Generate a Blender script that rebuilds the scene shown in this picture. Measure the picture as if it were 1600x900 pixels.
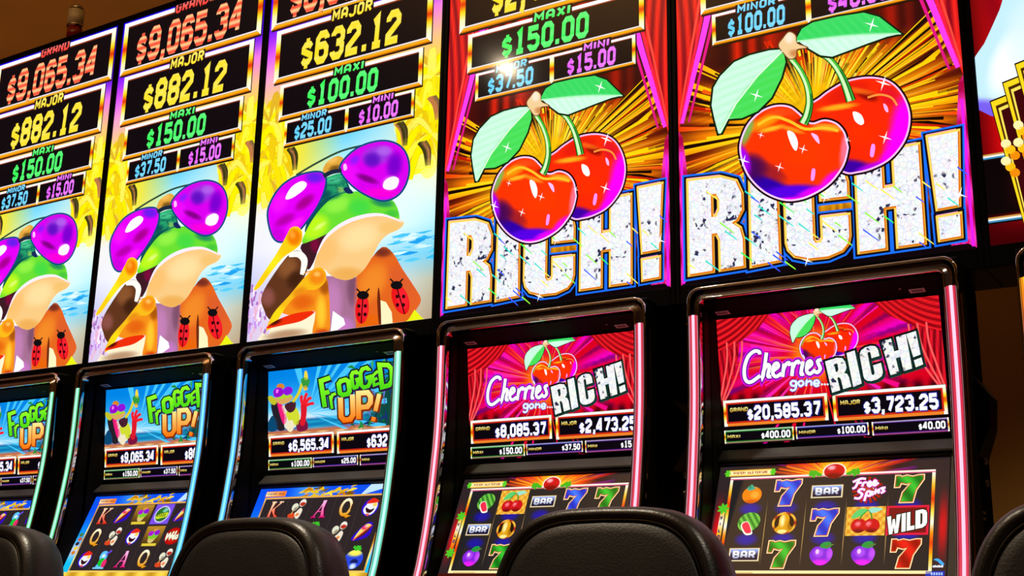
import bpy, math, random
from mathutils import Vector, Matrix, Euler

random.seed(7)
for o in list(bpy.data.objects):
    bpy.data.objects.remove(o)
SC = bpy.context.scene
COL = SC.collection

# ------------------------------------------------------------------ camera, world, lights, exposure
P = 0.75            # spacing of the machines along the bank
H0 = 1.66           # height of the lower edge of the overhead pictures
CAM_LOC = Vector((4.24620638, -2.78955482, H0 - 0.79715806))
CAM_ROT = Euler((1.8242974, -0.01760209, 0.55705143), 'XYZ')
cd = bpy.data.cameras.new('camera')
cd.sensor_width = 36.0
cd.lens = 36.0 * 1920 / 1600
cd.clip_start = 0.05
cam = bpy.data.objects.new('camera', cd)
cam.location = CAM_LOC
cam.rotation_euler = CAM_ROT
COL.objects.link(cam)
SC.camera = cam

w = bpy.data.worlds.new('room_world')
SC.world = w
w.use_nodes = True
bg = w.node_tree.nodes['Background']
bg.inputs[0].default_value = (0.9, 0.62, 0.38, 1)
bg.inputs[1].default_value = 0.035


def lamp(name, loc, rot, size, energy, color):
    l = bpy.data.lights.new(name, 'AREA')
    l.shape = 'DISK'
    l.size = size
    l.energy = energy
    l.color = color
    o = bpy.data.objects.new(name, l)
    o.location = loc
    o.rotation_euler = rot
    COL.objects.link(o)
    return o


WARM = (1.0, 0.70, 0.34)
lamp('unseen_downlight', (0.385, -3.246, 4.15), (0, 0, 0), 0.07, 9, (1.0, 0.8, 0.55))
lamp('unseen_downlight', (5.6, -1.45, 4.15), (0, 0, 0), 0.16, 32, (1.0, 0.88, 0.68)).data.spread = math.radians(100)
lamp('unseen_downlight', (1.9, -1.45, 4.15), (0, 0, 0), 0.16, 32, (1.0, 0.88, 0.68)).data.spread = math.radians(100)
lamp('unseen_downlight', (-1.2, 0.9, 4.15), (0, 0, 0), 0.16, 270, WARM).data.spread = math.radians(105)  # unseen lamp added to brighten the brown wall at upper left
lamp('unseen_downlight', (-3.6, 0.9, 4.15), (0, 0, 0), 0.16, 200, WARM).data.spread = math.radians(115)  # second unseen lamp, added for the same wall further left
spot = lamp('unseen_downlight', (3.55, 1.25, 4.15), (0, 0, 0), 0.16, 16, WARM)  # unseen narrow beam, added to brighten the wall low behind the machine gap
spot.data.spread = math.radians(48)
lamp('added_uplight', (1.6, -2.6, 3.3), (math.pi, 0, 0), 1.6, 85, (1.0, 0.74, 0.48))  # unseen upward light added to brighten the ceiling that the chrome reflects

SC.view_settings.view_transform = 'Standard'
SC.view_settings.look = 'None'
SC.view_settings.exposure = 0.0
SC.view_settings.gamma = 1.0
SC.view_settings.use_curve_mapping = False


# ------------------------------------------------------------------ small helpers
def lin1(c):
    c = max(0.0, min(1.0, c / 255.0))
    return c / 12.92 if c <= 0.04045 else ((c + 0.055) / 1.055) ** 2.4


def lin(c):
    return (lin1(c[0]), lin1(c[1]), lin1(c[2]), 1.0)


def mix(a, b, t):
    t = max(0.0, min(1.0, t))
    return tuple(a[i] + (b[i] - a[i]) * t for i in range(3))


def smooth(t):
    t = max(0.0, min(1.0, t))
    return t * t * (3 - 2 * t)


def stops(st, t):
    if t <= st[0][0]:
        return st[0][1]
    for (a, ca), (b, cb) in zip(st, st[1:]):
        if t <= b:
            return mix(ca, cb, (t - a) / (b - a + 1e-9))
    return st[-1][1]


def principled(name, color, rough=0.5, metal=0.0, coat=0.0, spec=0.5, ior=1.5, noise=None, bump=None, emit=None, estr=0.0):
    m = bpy.data.materials.new(name)
    m.use_nodes = True
    nt = m.node_tree
    b = nt.nodes['Principled BSDF']
    b.inputs['Base Color'].default_value = (*color, 1)
    b.inputs['Roughness'].default_value = rough
    b.inputs['Metallic'].default_value = metal
    b.inputs['Coat Weight'].default_value = coat
    b.inputs['IOR'].default_value = ior
    b.inputs['Specular IOR Level'].default_value = spec
    tc = nt.nodes.new('ShaderNodeTexCoord')
    if noise:
        n = nt.nodes.new('ShaderNodeTexNoise')
        n.inputs['Scale'].default_value = noise[0]
        n.inputs['Detail'].default_value = 6
        r = nt.nodes.new('ShaderNodeValToRGB')
        r.color_ramp.elements[0].position = 0.3
        r.color_ramp.elements[1].position = 0.75
        r.color_ramp.elements[0].color = (*[c * (1 - noise[1]) for c in color], 1)
        r.color_ramp.elements[1].color = (*[min(1, c * (1 + noise[1])) for c in color], 1)
        nt.links.new(tc.outputs['Object'], n.inputs['Vector'])
        nt.links.new(n.outputs['Fac'], r.inputs['Fac'])
        nt.links.new(r.outputs['Color'], b.inputs['Base Color'])
    if bump:
        v = nt.nodes.new('ShaderNodeTexVoronoi')
        v.inputs['Scale'].default_value = bump[0]
        bp = nt.nodes.new('ShaderNodeBump')
        bp.inputs['Strength'].default_value = bump[1]
        bp.inputs['Distance'].default_value = 0.002
        nt.links.new(tc.outputs['Object'], v.inputs['Vector'])
        nt.links.new(v.outputs['Distance'], bp.inputs['Height'])
        nt.links.new(bp.outputs['Normal'], b.inputs['Normal'])
    if emit:
        b.inputs['Emission Color'].default_value = (*emit, 1)
        b.inputs['Emission Strength'].default_value = estr
    return m


def print_material(name, glitter=False):
    """A lit picture: its colours come from the mesh, the glass in front stays glossy."""
    m = bpy.data.materials.new(name)
    m.use_nodes = True
    nt = m.node_tree
    b = nt.nodes['Principled BSDF']
    b.inputs['Base Color'].default_value = (0, 0, 0, 1)
    b.inputs['Roughness'].default_value = 0.09
    b.inputs['Specular IOR Level'].default_value = 0.25
    b.inputs['Emission Strength'].default_value = 1.08
    at = nt.nodes.new('ShaderNodeAttribute')
    at.attribute_name = 'Col'
    out = at.outputs['Color']
    if glitter:
        tc = nt.nodes.new('ShaderNodeTexCoord')
        mp = nt.nodes.new('ShaderNodeMapping')
        mp.inputs['Scale'].default_value = (1, 0.001, 1)
        nt.links.new(tc.outputs['Object'], mp.inputs['Vector'])
        v = nt.nodes.new('ShaderNodeTexVoronoi')
        v.feature = 'DISTANCE_TO_EDGE'
        v.inputs['Scale'].default_value = 75
        nt.links.new(mp.outputs['Vector'], v.inputs['Vector'])
        v2 = nt.nodes.new('ShaderNodeTexVoronoi')
        v2.inputs['Scale'].default_value = 130
        nt.links.new(mp.outputs['Vector'], v2.inputs['Vector'])
        n = nt.nodes.new('ShaderNodeTexNoise')
        n.inputs['Scale'].default_value = 16
        nt.links.new(mp.outputs['Vector'], n.inputs['Vector'])
        # dark, coloured chips between white stones, denser where the noise is high
        sep = nt.nodes.new('ShaderNodeSeparateColor')
        nt.links.new(v2.outputs['Color'], sep.inputs[0])
        ad = nt.nodes.new('ShaderNodeMath')
        ad.operation = 'MULTIPLY'
        nt.links.new(sep.outputs[0], ad.inputs[0])
        nt.links.new(n.outputs['Fac'], ad.inputs[1])
        r = nt.nodes.new('ShaderNodeValToRGB')
        r.color_ramp.elements[0].position = 0.455
        r.color_ramp.elements[1].position = 0.525
        r.color_ramp.elements[0].color = (1, 1, 1, 1)
        r.color_ramp.elements[1].color = (0.03, 0.03, 0.09, 1)
        nt.links.new(ad.outputs[0], r.inputs['Fac'])
        hs = nt.nodes.new('ShaderNodeMix')
        hs.data_type = 'RGBA'
        hs.blend_type = 'MULTIPLY'
        hs.inputs[0].default_value = 0.16
        nt.links.new(r.outputs['Color'], hs.inputs[6])
        nt.links.new(v2.outputs['Color'], hs.inputs[7])
        e = nt.nodes.new('ShaderNodeValToRGB')
        e.color_ramp.elements[0].position = 0.0
        e.color_ramp.elements[1].position = 0.10
        e.color_ramp.elements[0].color = (0.74, 0.78, 0.92, 1)
        e.color_ramp.elements[1].color = (1, 1, 1, 1)
        nt.links.new(v.outputs['Distance'], e.inputs['Fac'])
        m2 = nt.nodes.new('ShaderNodeMix')
        m2.data_type = 'RGBA'
        m2.blend_type = 'MULTIPLY'
        m2.inputs[0].default_value = 1
        nt.links.new(hs.outputs[2], m2.inputs[6])
        nt.links.new(e.outputs['Color'], m2.inputs[7])
        m3 = nt.nodes.new('ShaderNodeMix')
        m3.data_type = 'RGBA'
        m3.blend_type = 'MULTIPLY'
        m3.inputs[0].default_value = 1
        nt.links.new(m2.outputs[2], m3.inputs[6])
        nt.links.new(at.outputs['Color'], m3.inputs[7])
        out = m3.outputs[2]
    nt.links.new(out, b.inputs['Emission Color'])
    return m


M = {
    'print': print_material('lit_picture'),
    'glitter': print_material('lit_glitter_picture', True),
    'black': principled('black_gloss_plastic', (0.004, 0.004, 0.0045), 0.4, ior=1.12, noise=(3, 0.2)),
    'bezel': principled('black_bezel', (0.007, 0.007, 0.007), 0.6, ior=1.08, noise=(4, 0.15)),
    'pod': principled('blue_black_plastic', (0.010, 0.011, 0.014), 0.45, ior=1.3, noise=(5, 0.15)),
    'matte': principled('dark_grey_frame', (0.05, 0.05, 0.047), 0.45, noise=(6, 0.12)),
    'chrome': principled('chrome', (0.66, 0.64, 0.63), 0.07, 1.0, noise=(9, 0.04)),
    'channel': principled('smoked_channel', (0.50, 0.42, 0.40), 0.2, 1.0, noise=(9, 0.1)),
    'darkchrome': principled('smoked_chrome', (0.55, 0.5, 0.48), 0.14, 1.0, noise=(9, 0.04)),
    'leather': principled('black_leather', (0.012, 0.012, 0.011), 0.36, noise=(14, 0.2), bump=(260, 0.12)),
    'panel_leather': principled('black_leather_panel', (0.008, 0.008, 0.008), 0.5, noise=(14, 0.2), bump=(260, 0.15)),
    'sticker': principled('grey_sticker', (0.78, 0.76, 0.8), 0.6, noise=(60, 0.1)),
    'ink': principled('sticker_ink', (0.08, 0.08, 0.09), 0.7),
    'bolt': principled('steel_bolt', (0.92, 0.9, 0.86), 0.3, 0.35),
    'wall': principled('brown_wall_paint', (0.42, 0.25, 0.07), 0.8, noise=(1.3, 0.10)),
    'ceiling': principled('brown_ceiling_paint', (0.42, 0.26, 0.08), 0.85, noise=(1.5, 0.08)),
    'carpet': principled('dark_patterned_carpet', (0.07, 0.03, 0.03), 0.95, noise=(7, 0.6)),
    'red_lens': principled('red_lens', (0.30, 0.015, 0.01), 0.18, coat=0.5),
    'white_lens': principled('white_lens', (0.80, 0.74, 0.58), 0.3, coat=0.3),
    'gold': principled('brass_key', (0.8, 0.6, 0.25), 0.2, 1.0),
    'button': principled('backlit_button', (0.1, 0.1, 0.1), 0.3, emit=(0.9, 0.85, 0.7), estr=0.6),
}


def linkmesh(name, verts, faces, mat, parent=None, smooth_=False):
    me = bpy.data.meshes.new(name)
    me.from_pydata(verts, [], faces)
    me.materials.append(mat)
    if smooth_:
        me.polygons.foreach_set('use_smooth', [True] * len(me.polygons))
    me.update()
    o = bpy.data.objects.new(name, me)
    COL.objects.link(o)
    if parent is not None:
        o.parent = parent
    return o


def empty(name, loc, label, cat, group=None, rotz=0.0):
    o = bpy.data.objects.new(name, None)
    o.empty_display_size = 0.1
    o.location = loc
    o.rotation_euler = (0, 0, rotz)
    COL.objects.link(o)
    o['label'] = label
    o['category'] = cat
    if group:
        o['group'] = group
    return o


def clone(o, parent):
    c = o.copy()
    COL.objects.link(c)
    c.parent = parent
    return c


def clone_tree(o, parent):
    c = clone(o, parent)
    for k in list(o.children):
        clone_tree(k, c)
    return c


class MB:
    """collects shapes of one part"""

    def __init__(s):
        s.v, s.f = [], []

    def add(s, v, f):
        n = len(s.v)
        s.v += [tuple(p) for p in v]
        s.f += [tuple(i + n for i in q) for q in f]

    def box(s, x0, x1, y0, y1, z0, z1):
        v = [(x, y, z) for z in (z0, z1) for y in (y0, y1) for x in (x0, x1)]
        s.add(v, [(0, 2, 3, 1), (4, 5, 7, 6), (0, 1, 5, 4), (2, 6, 7, 3), (0, 4, 6, 2), (1, 3, 7, 5)])

    def prism_x(s, prof, x0, x1):
        n = len(prof)
        v = [(x0, y, z) for y, z in prof] + [(x1, y, z) for y, z in prof]
        f = [(i, (i + 1) % n, n + (i + 1) % n, n + i) for i in range(n)]
        f += [tuple(range(n - 1, -1, -1)), tuple(range(n, 2 * n))]
        s.add(v, f)

    def lathe(s, prof, n=24, c=(0, 0, 0)):
        v, f = [], []
        for r, z in prof:
            for k in range(n):
                a = 2 * math.pi * k / n
                v.append((c[0] + r * math.cos(a), c[1] + r * math.sin(a), c[2] + z))
        for j in range(len(prof) - 1):
            for k in range(n):
                f.append((j * n + k, j * n + (k + 1) % n, (j + 1) * n + (k + 1) % n, (j + 1) * n + k))
        f.append(tuple(range(n - 1, -1, -1)))
        f.append(tuple((len(prof) - 1) * n + k for k in range(n)))
        s.add(v, f)

    def tube(s, pts, r, n=8, closed=False):
        pts = [Vector(p) for p in pts]
        m = len(pts)
        v, f = [], []
        up = Vector((0, 1, 0))
        for i, p in enumerate(pts):
            a = pts[(i - 1) % m] if closed or i > 0 else p
            b = pts[(i + 1) % m] if closed or i < m - 1 else p
            t = (b - a).normalized()
            s1 = t.cross(up)
            if s1.length < 1e-4:
                s1 = t.cross(Vector((1, 0, 0)))
            s1.normalize()
            s2 = s1.cross(t).normalized()
            for k in range(n):
                an = 2 * math.pi * k / n
                v.append(p + s1 * (r * math.cos(an)) + s2 * (r * math.sin(an)))
        rng = m if closed else m - 1
        for i in range(rng):
            j = (i + 1) % m
            for k in range(n):
                f.append((i * n + k, i * n + (k + 1) % n, j * n + (k + 1) % n, j * n + k))
        if not closed:
            f.append(tuple(range(n - 1, -1, -1)))
            f.append(tuple((m - 1) * n + k for k in range(n)))
        s.add(v, f)

    def build(s, name, mat, parent=None, smooth_=False):
        return linkmesh(name, s.v, s.f, mat, parent, smooth_)


def bevel(o, width, seg=2):
    md = o.modifiers.new('edge', 'BEVEL')
    md.width = width
    md.segments = seg
    md.limit_method = 'ANGLE'
    return o


# ------------------------------------------------------------------ flat picture engine
ROT3 = CAM_ROT.to_matrix()


class Frame:
    """A flat screen in the room. pt() finds where a sight line of the photograph meets that screen, in metres on it."""

    def __init__(s, org, ey, width, height):
        s.o = Vector(org)
        s.ex = Vector((1, 0, 0))
        s.ey = Vector(ey).normalized()
        s.n = s.ex.cross(s.ey)
        s.w, s.h = width, height

    def pt(s, x, y):
        d = ROT3 @ Vector(((x - 800) / 1920, -(y - 450) / 1920, -1))
        t = (s.o - CAM_LOC).dot(s.n) / d.dot(s.n)
        q = CAM_LOC + d * t - s.o
        return (q.dot(s.ex), q.dot(s.ey))


class Zoom:
    def __init__(s, scale, ox, oy):
        s.a = (scale, ox, oy)

    def __call__(s, pts):
        k, ox, oy = s.a
        return [(ox + x / k, oy + y / k) for x, y in pts]


EPS = 0.00015


class Art:
    """flat coloured shapes on a screen, joined into one mesh"""

    def __init__(s, width, height, frame=None):
        s.v, s.f, s.c = [], [], []
        s.w, s.h, s.frame = width, height, frame
        s.base = 0

    def _p(s, x, y):
        if s.frame:
            x, y = s.frame.pt(x, y)
        return (min(max(x, 0.0), s.w), min(max(y, 0.0), s.h))

    def fill(s, loops, col, lay, res=None):
        if loops and not isinstance(loops[0], list):
            loops = [list(loops)]
        ys = sorted({round(p[1], 7) for l in loops for p in l})
        fn = col if callable(col) else None
        if fn and res:
            out = []
            for a, b in zip(ys, ys[1:]):
                n = max(1, int(math.ceil((b - a) / res)))
                out += [a + (b - a) * k / n for k in range(n)]
            ys = out + [ys[-1]]
        edges = []
        for l in loops:
            for a, b in zip(l, l[1:] + l[:1]):
                if abs(a[1] - b[1]) > 1e-9:
                    edges.append((a, b) if a[1] < b[1] else (b, a))
        flat = None if fn else lin(col)
        for y0, y1 in zip(ys, ys[1:]):
            if y1 - y0 < 1e-8:
                continue
            ym = 0.5 * (y0 + y1)
            cr = []
            for a, b in edges:
                if a[1] <= ym < b[1]:
                    k = (b[0] - a[0]) / (b[1] - a[1])
                    cr.append((a[0] + k * (ym - a[1]), a[0] + k * (y0 - a[1]), a[0] + k * (y1 - a[1])))
            cr.sort()
            for A, B in zip(cr[0::2], cr[1::2]):
                m = 1
                if fn and res:
                    m = max(1, int(math.ceil((B[0] - A[0]) / res)))
                n = len(s.v)
                for k in range(m + 1):
                    t = k / m
                    for yy, xa, xb in ((y0, A[1], B[1]), (y1, A[2], B[2])):
                        xx = xa + (xb - xa) * t
                        q = s._p(xx, yy)
                        s.v.append((q[0], -EPS * (lay + s.base), q[1]))
                        s.c.append(lin(fn(xx, yy)) if fn else flat)
                for k in range(m):
                    s.f.append((n + 2 * k, n + 2 * k + 2, n + 2 * k + 3, n + 2 * k + 1))

    def rect(s, x0, y0, x1, y1, col, lay, res=None):
        s.fill([[(x0, y0), (x1, y0), (x1, y1), (x0, y1)]], col, lay, res)

    def ellipse(s, cx, cy, rx, ry, col, lay, res=None, ang=0.0, n=28, a0=0.0, a1=2 * math.pi):
        c, sn = math.cos(ang), math.sin(ang)
        pts = []
        for k in range(n):
            a = a0 + (a1 - a0) * k / (n if a1 - a0 > 6.2 else n - 1)
            x, y = rx * math.cos(a), ry * math.sin(a)
            pts.append((cx + x * c - y * sn, cy + x * sn + y * c))
        s.fill([pts], col, lay, res)

    def stroke(s, pts, hw, col, lay, closed=False, res=None, taper=None):
        for q in stroke_quads(pts, hw, closed, taper):
            s.fill([q], col, lay, res)

    def build(s, name, parent, mat=None):
        me = bpy.data.meshes.new(name)
        me.from_pydata(s.v, [], s.f)
        at = me.color_attributes.new('Col', 'FLOAT_COLOR', 'POINT')
        at.data.foreach_set('color', [x for c in s.c for x in c])
        me.materials.append(mat or M['print'])
        me.update()
        o = bpy.data.objects.new(name, me)
        COL.objects.link(o)
        if parent is not None:
            o.parent = parent
        return o


def stroke_quads(pts, hw, closed=False, taper=None):
    pts = [p for i, p in enumerate(pts) if i == 0 or (abs(p[0] - pts[i - 1][0]) + abs(p[1] - pts[i - 1][1])) > 1e-9]
    n = len(pts)
    L, R = [], []
    for i, p in enumerate(pts):
        a = pts[i - 1] if (i > 0 or closed) else None
        b = pts[(i + 1) % n] if (i < n - 1 or closed) else None
        ds = []
        if a is not None:
            l = math.hypot(p[0] - a[0], p[1] - a[1]) or 1e-9
            ds.append(((p[0] - a[0]) / l, (p[1] - a[1]) / l))
        if b is not None:
            l = math.hypot(b[0] - p[0], b[1] - p[1]) or 1e-9
            ds.append(((b[0] - p[0]) / l, (b[1] - p[1]) / l))
        h = hw if taper is None else hw * taper(i / max(1, n - 1))
        if len(ds) == 1:
            nx, ny = -ds[0][1], ds[0][0]
            k = h
        else:
            nx, ny = -(ds[0][1] + ds[1][1]), ds[0][0] + ds[1][0]
            l = math.hypot(nx, ny)
            if l < 1e-6:
                nx, ny, k = -ds[0][1], ds[0][0], h
            else:
                nx, ny = nx / l, ny / l
                k = h / max(0.45, nx * -ds[0][1] + ny * ds[0][0])
        L.append((p[0] + nx * k, p[1] + ny * k))
        R.append((p[0] - nx * k, p[1] - ny * k))
    out = []
    for i in range(n if closed else n - 1):
        j = (i + 1) % n
        out.append([L[i], L[j], R[j], R[i]])
    return out


def curve(pts, n=6, closed=False):
    """Catmull-Rom through the points"""
    m = len(pts)
    out = []
    for i in range(m if closed else m - 1):
        g = (lambda k: pts[k % m]) if closed else (lambda k: pts[max(0, min(m - 1, k))])
        p0, p1, p2, p3 = g(i - 1), g(i), g(i + 1), g(i + 2)
        for k in range(n):
            t = k / n
            out.append(tuple(0.5 * (2 * p1[c] + (p2[c] - p0[c]) * t + (2 * p0[c] - 5 * p1[c] + 4 * p2[c] - p3[c]) * t * t
                                    + (3 * p1[c] - p0[c] - 3 * p2[c] + p3[c]) * t ** 3) for c in (0, 1)))
    if not closed:
        out.append(tuple(pts[-1]))
    return out


O_ = [(0, 1), (0, 5), (1, 6), (3, 6), (4, 5), (4, 1), (3, 0), (1, 0), (0, 1), (0, 2)]
GLYPH = {
    '0': [O_], 'O': [O_],
    '1': [[(0.7, 5.2), (2.1, 6), (2.1, 0)], [(0.5, 0), (3.7, 0)]],
    '2': [[(0, 4.4), (0, 5), (1, 6), (3, 6), (4, 5), (4, 3.9), (0, 1.2), (0, 0), (4, 0)]],
    '3': [[(0, 4.8), (0, 5), (1, 6), (3, 6), (4, 5), (4, 3.9), (3.1, 3.1), (4, 2.3), (4, 1), (3, 0), (1, 0), (0, 1), (0, 1.2)], [(1.5, 3.1), (3.1, 3.1)]],
    '4': [[(3.1, 0), (3.1, 6), (2.6, 6), (0, 2.2), (0, 1.7), (4, 1.7)]],
    '5': [[(4, 6), (0, 6), (0, 3.5), (3, 3.5), (4, 2.6), (4, 1), (3, 0), (1, 0), (0, 1), (0, 1.3)]],
    '6': [[(4, 4.8), (4, 5), (3, 6), (1, 6), (0, 5), (0, 1), (1, 0), (3, 0), (4, 1), (4, 2.5), (3, 3.4), (0, 3.4)]],
    '7': [[(0, 6), (4, 6), (4, 5), (1.6, 0)]],
    '8': [[(0, 1), (0, 2.3), (0.9, 3.1), (0, 3.9), (0, 5), (1, 6), (3, 6), (4, 5), (4, 3.9), (3.1, 3.1), (4, 2.3), (4, 1), (3, 0), (1, 0), (0, 1), (0, 2)], [(0.9, 3.1), (3.1, 3.1)]],
    '9': [[(0, 1.2), (0, 1), (1, 0), (3, 0), (4, 1), (4, 5), (3, 6), (1, 6), (0, 5), (0, 3.5), (1, 2.6), (4, 2.6)]],
    'S': [[(4, 4.8), (4, 5), (3, 6), (1, 6), (0, 5), (0, 4), (1, 3.2), (3, 2.8), (4, 2), (4, 1), (3, 0), (1, 0), (0, 1), (0, 1.2)]],
    'G': [[(4, 4.8), (4, 5), (3, 6), (1, 6), (0, 5), (0, 1), (1, 0), (3, 0), (4, 1), (4, 2.8), (2.2, 2.8)]],
    'R': [[(0, 0), (0, 6), (3, 6), (4, 5), (4, 3.8), (3, 2.9), (0, 2.9)], [(2, 2.9), (4, 0)]],
    'A': [[(0, 0), (0, 4.6), (1, 6), (3, 6), (4, 4.6), (4, 0)], [(0, 2.3), (4, 2.3)]],
    'N': [[(0, 0), (0, 6), (4, 0), (4, 6)]],
    'D': [[(0, 0), (0, 6), (2.8, 6), (4, 4.8), (4, 1.2), (2.8, 0), (0, 0), (0, 1)]],
    'M': [[(0, 0), (0, 6), (2.4, 2.5), (4.8, 6), (4.8, 0)]],
    'W': [[(0, 6), (1.2, 0), (2.5, 4), (3.8, 0), (5, 6)]],
    'J': [[(4, 6), (4, 1), (3, 0), (1, 0), (0, 1), (0, 1.6)]],
    'X': [[(0, 0), (4, 6)], [(0, 6), (4, 0)]],
    'I': [[(0, 0), (0, 6)]],
    'U': [[(0, 6), (0, 1), (1, 0), (3, 0), (4, 1), (4, 6)]],
    'V': [[(0, 6), (2, 0), (4, 6)]],
    'K': [[(0, 0), (0, 6)], [(4, 6), (0.4, 2.6)], [(1.2, 3.2), (4, 0)]],
    'Z': [[(0, 6), (4, 6), (0, 0), (4, 0)]],
    'Y': [[(0, 6), (2, 3), (4, 6)], [(2, 3), (2, 0)]],
    'T': [[(0, 6), (4, 6)], [(2, 6), (2, 0)]],
    'E': [[(4, 0), (0, 0), (0, 6), (4, 6)], [(0, 3), (3, 3)]],
    'L': [[(0, 6), (0, 0), (4, 0)]],
    'F': [[(0, 0), (0, 6), (4, 6)], [(0, 3.1), (3.2, 3.1)]],
    'P': [[(0, 0), (0, 6), (3, 6), (4, 5), (4, 3.6), (3, 2.7), (0, 2.7)]],
    'B': [[(0, 0), (0, 6), (3, 6), (3.8, 5), (3.8, 3.9), (3, 3.1), (0, 3.1)], [(3, 3.1), (4, 2.2), (4, 1), (3, 0), (0, 0)]],
    'C': [[(4, 4.6), (4, 5), (3, 6), (1, 6), (0, 5), (0, 1), (1, 0), (3, 0), (4, 1), (4, 1.4)]],
    'H': [[(0, 0), (0, 6)], [(4, 0), (4, 6)], [(0, 3), (4, 3)]],
    'r': [[(0, 0), (0, 6)], [(0, 4), (1.5, 6), (4, 6)]],
    '!': [[(0.6, 2), (0.6, 6)], [(0.6, -0.4), (0.6, 0.6)]],
    '.': [[(0.2, -0.7), (0.2, 0.8)]],
    ',': [[(0.35, 0.8), (0.35, -0.4), (-0.1, -1.7)]],
    ' ': [],
    '$': [[(4, 4.4), (3.2, 5.2), (0.8, 5.2), (0, 4.4), (0, 3.7), (4, 2.2), (4, 1.4), (3.2, 0.6), (0.8, 0.6), (0, 1.4)], [(2, 5.2), (2, 7.0)], [(2, 0.6), (2, -1.2)]],
}
WID = {'M': 4.8, 'W': 5, 'I': 0, '.': 0.4, ',': 0.4, '!': 1.2, ' ': 2}


def text_polys(txt, x0, y0, x1, h, weight=0.75, gap=1.75, slant=0.0, dollar=0.72):
    """stroke quads of a text that fills x0..x1, baseline y0, height h"""
    tot = 0.0
    pos = []
    for ch in txt:
        k = dollar if ch == '$' else 1.0
        pos.append((tot, k))
        tot += WID.get(ch, 4) * k + 2 * weight + (gap - 1.0)
    tot -= (gap - 1.0)
    u = h / (6.0 + 2 * weight)
    sx = (x1 - x0) / tot
    out = []
    for ch, (px, k) in zip(txt, pos):
        for pl in GLYPH[ch]:
            pts = [(x * k, y * k) for x, y in pl]
            for q in stroke_quads(pts, weight * (0.85 if ch == '$' else 1.0)):
                o = []
                for x, y in q:
                    Y = (y + weight) * u
                    o.append((x0 + (px + x + weight) * sx + slant * Y, y0 + Y))
                out.append(o)
    return out


def bil(quad, x, y):
    """BL, BR, TR, TL"""
    a, b, c, d = quad
    return tuple(a[i] * (1 - x) * (1 - y) + b[i] * x * (1 - y) + c[i] * x * y + d[i] * (1 - x) * y for i in (0, 1))


HEAVY = {
    'R': [[(0, 0), (0, 1), (.62, 1), (.9, .94), (1, .8), (1, .62), (.9, .52), (.8, .49), (.95, .42), (1, .3), (1, 0), (.58, 0), (.58, .32), (.52, .4), (.42, .4), (.42, 0)],
          [(.42, .58), (.42, .83), (.52, .83), (.58, .76), (.58, .65), (.52, .58)]],
    'I': [[(0, 0), (0, 1), (1, 1), (1, 0)]],
    'C': [[(0, .2), (.03, .12), (.12, .05), (.35, 0), (.65, 0), (.88, .05), (.97, .12), (1, .2), (1, .43), (.58, .43), (.58, .2), (.54, .16), (.46, .16), (.42, .2), (.42, .8), (.46, .84), (.54, .84), (.58, .8), (.58, .64), (1, .64), (1, .8), (.97, .88), (.88, .95), (.65, 1), (.35, 1), (.12, .95), (.03, .88), (0, .8)]],
    'H': [[(0, 0), (0, 1), (.4, 1), (.4, .62), (.6, .62), (.6, 1), (1, 1), (1, 0), (.6, 0), (.6, .42), (.4, .42), (.4, 0)]],
    '!': [[(.1, .3), (0, 1), (1, 1), (.9, .3)], [(.08, 0), (.08, .21), (.92, .21), (.92, 0)]],
    'W': [[(0, 1), (.3, 1), (.34, .35), (.42, .8), (.58, .8), (.66, .35), (.7, 1), (1, 1), (.82, 0), (.58, 0), (.5, .4), (.42, 0), (.18, 0)]],
    'L': [[(0, 0), (0, 1), (.45, 1), (.45, .22), (1, .22), (1, 0)]],
    'D': [[(0, 0), (0, 1), (.6, 1), (.9, .9), (1, .75), (1, .25), (.9, .1), (.6, 0)], [(.42, .2), (.42, .8), (.55, .8), (.6, .7), (.6, .3), (.55, .2)]],
    '7': [[(0, .60), (.02, 1), (.14, 1), (.2, .95), (.40, 1), (.62, .95), (.85, 1), (1, 1), (1, .86), (.74, .45), (.64, 0), (.22, 0), (.30, .35), (.60, .74), (.40, .70), (.18, .76), (.12, .60)]],
}


def blobs(base, lst):
    """colour field: base colour and soft ellipses (cx, cy, rx, ry, angle, colour, amount)"""
    pre = [(cx, cy, rx, ry, math.cos(math.radians(a)), math.sin(math.radians(a)), c, k) for cx, cy, rx, ry, a, c, k in lst]

    def f(x, y):
        c = base(x, y) if callable(base) else base
        for cx, cy, rx, ry, ca, sa, bc, k in pre:
            dx, dy = x - cx, y - cy
            u, v = (dx * ca + dy * sa) / rx, (-dx * sa + dy * ca) / ry
            d = u * u + v * v
            if d < 1:
                c = mix(c, bc, smooth(1 - d) * k)
        return c
    return f


# ------------------------------------------------------------------ screens' frames
SW, SH = 0.7215, 1.295            # overhead picture
DY = [0.02, 0.005, 0.0, -0.005, -0.02, -0.02]
UW, UH = 0.542, 0.308             # upper screen
LW, LH = 0.5385, 0.305            # lower screen


def sign_frame(i):
    return Frame((i * P, 0, H0), (0, 0, 1), SW, SH)


U_TOP = (0.0, -0.104)
U_BOT = (0.028, -0.411)
L_TOP = (0.004, -0.466)
L_BOT = (-0.119, -0.745)


def upper_frame(i):
    return Frame((i * P + 0.093, DY[i] + U_BOT[0], H0 + U_BOT[1]), (0, U_TOP[0] - U_BOT[0], U_TOP[1] - U_BOT[1]), UW, UH)


def lower_frame(i):
    return Frame((i * P + 0.096, DY[i] + L_BOT[0], H0 + L_BOT[1]), (0, L_TOP[0] - L_BOT[0], L_TOP[1] - L_BOT[1]), LW, LH)


U_TILT = math.atan2(-(U_TOP[0] - U_BOT[0]), U_TOP[1] - U_BOT[1])
L_TILT = math.atan2(-(L_TOP[0] - L_BOT[0]), L_TOP[1] - L_BOT[1])

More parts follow.
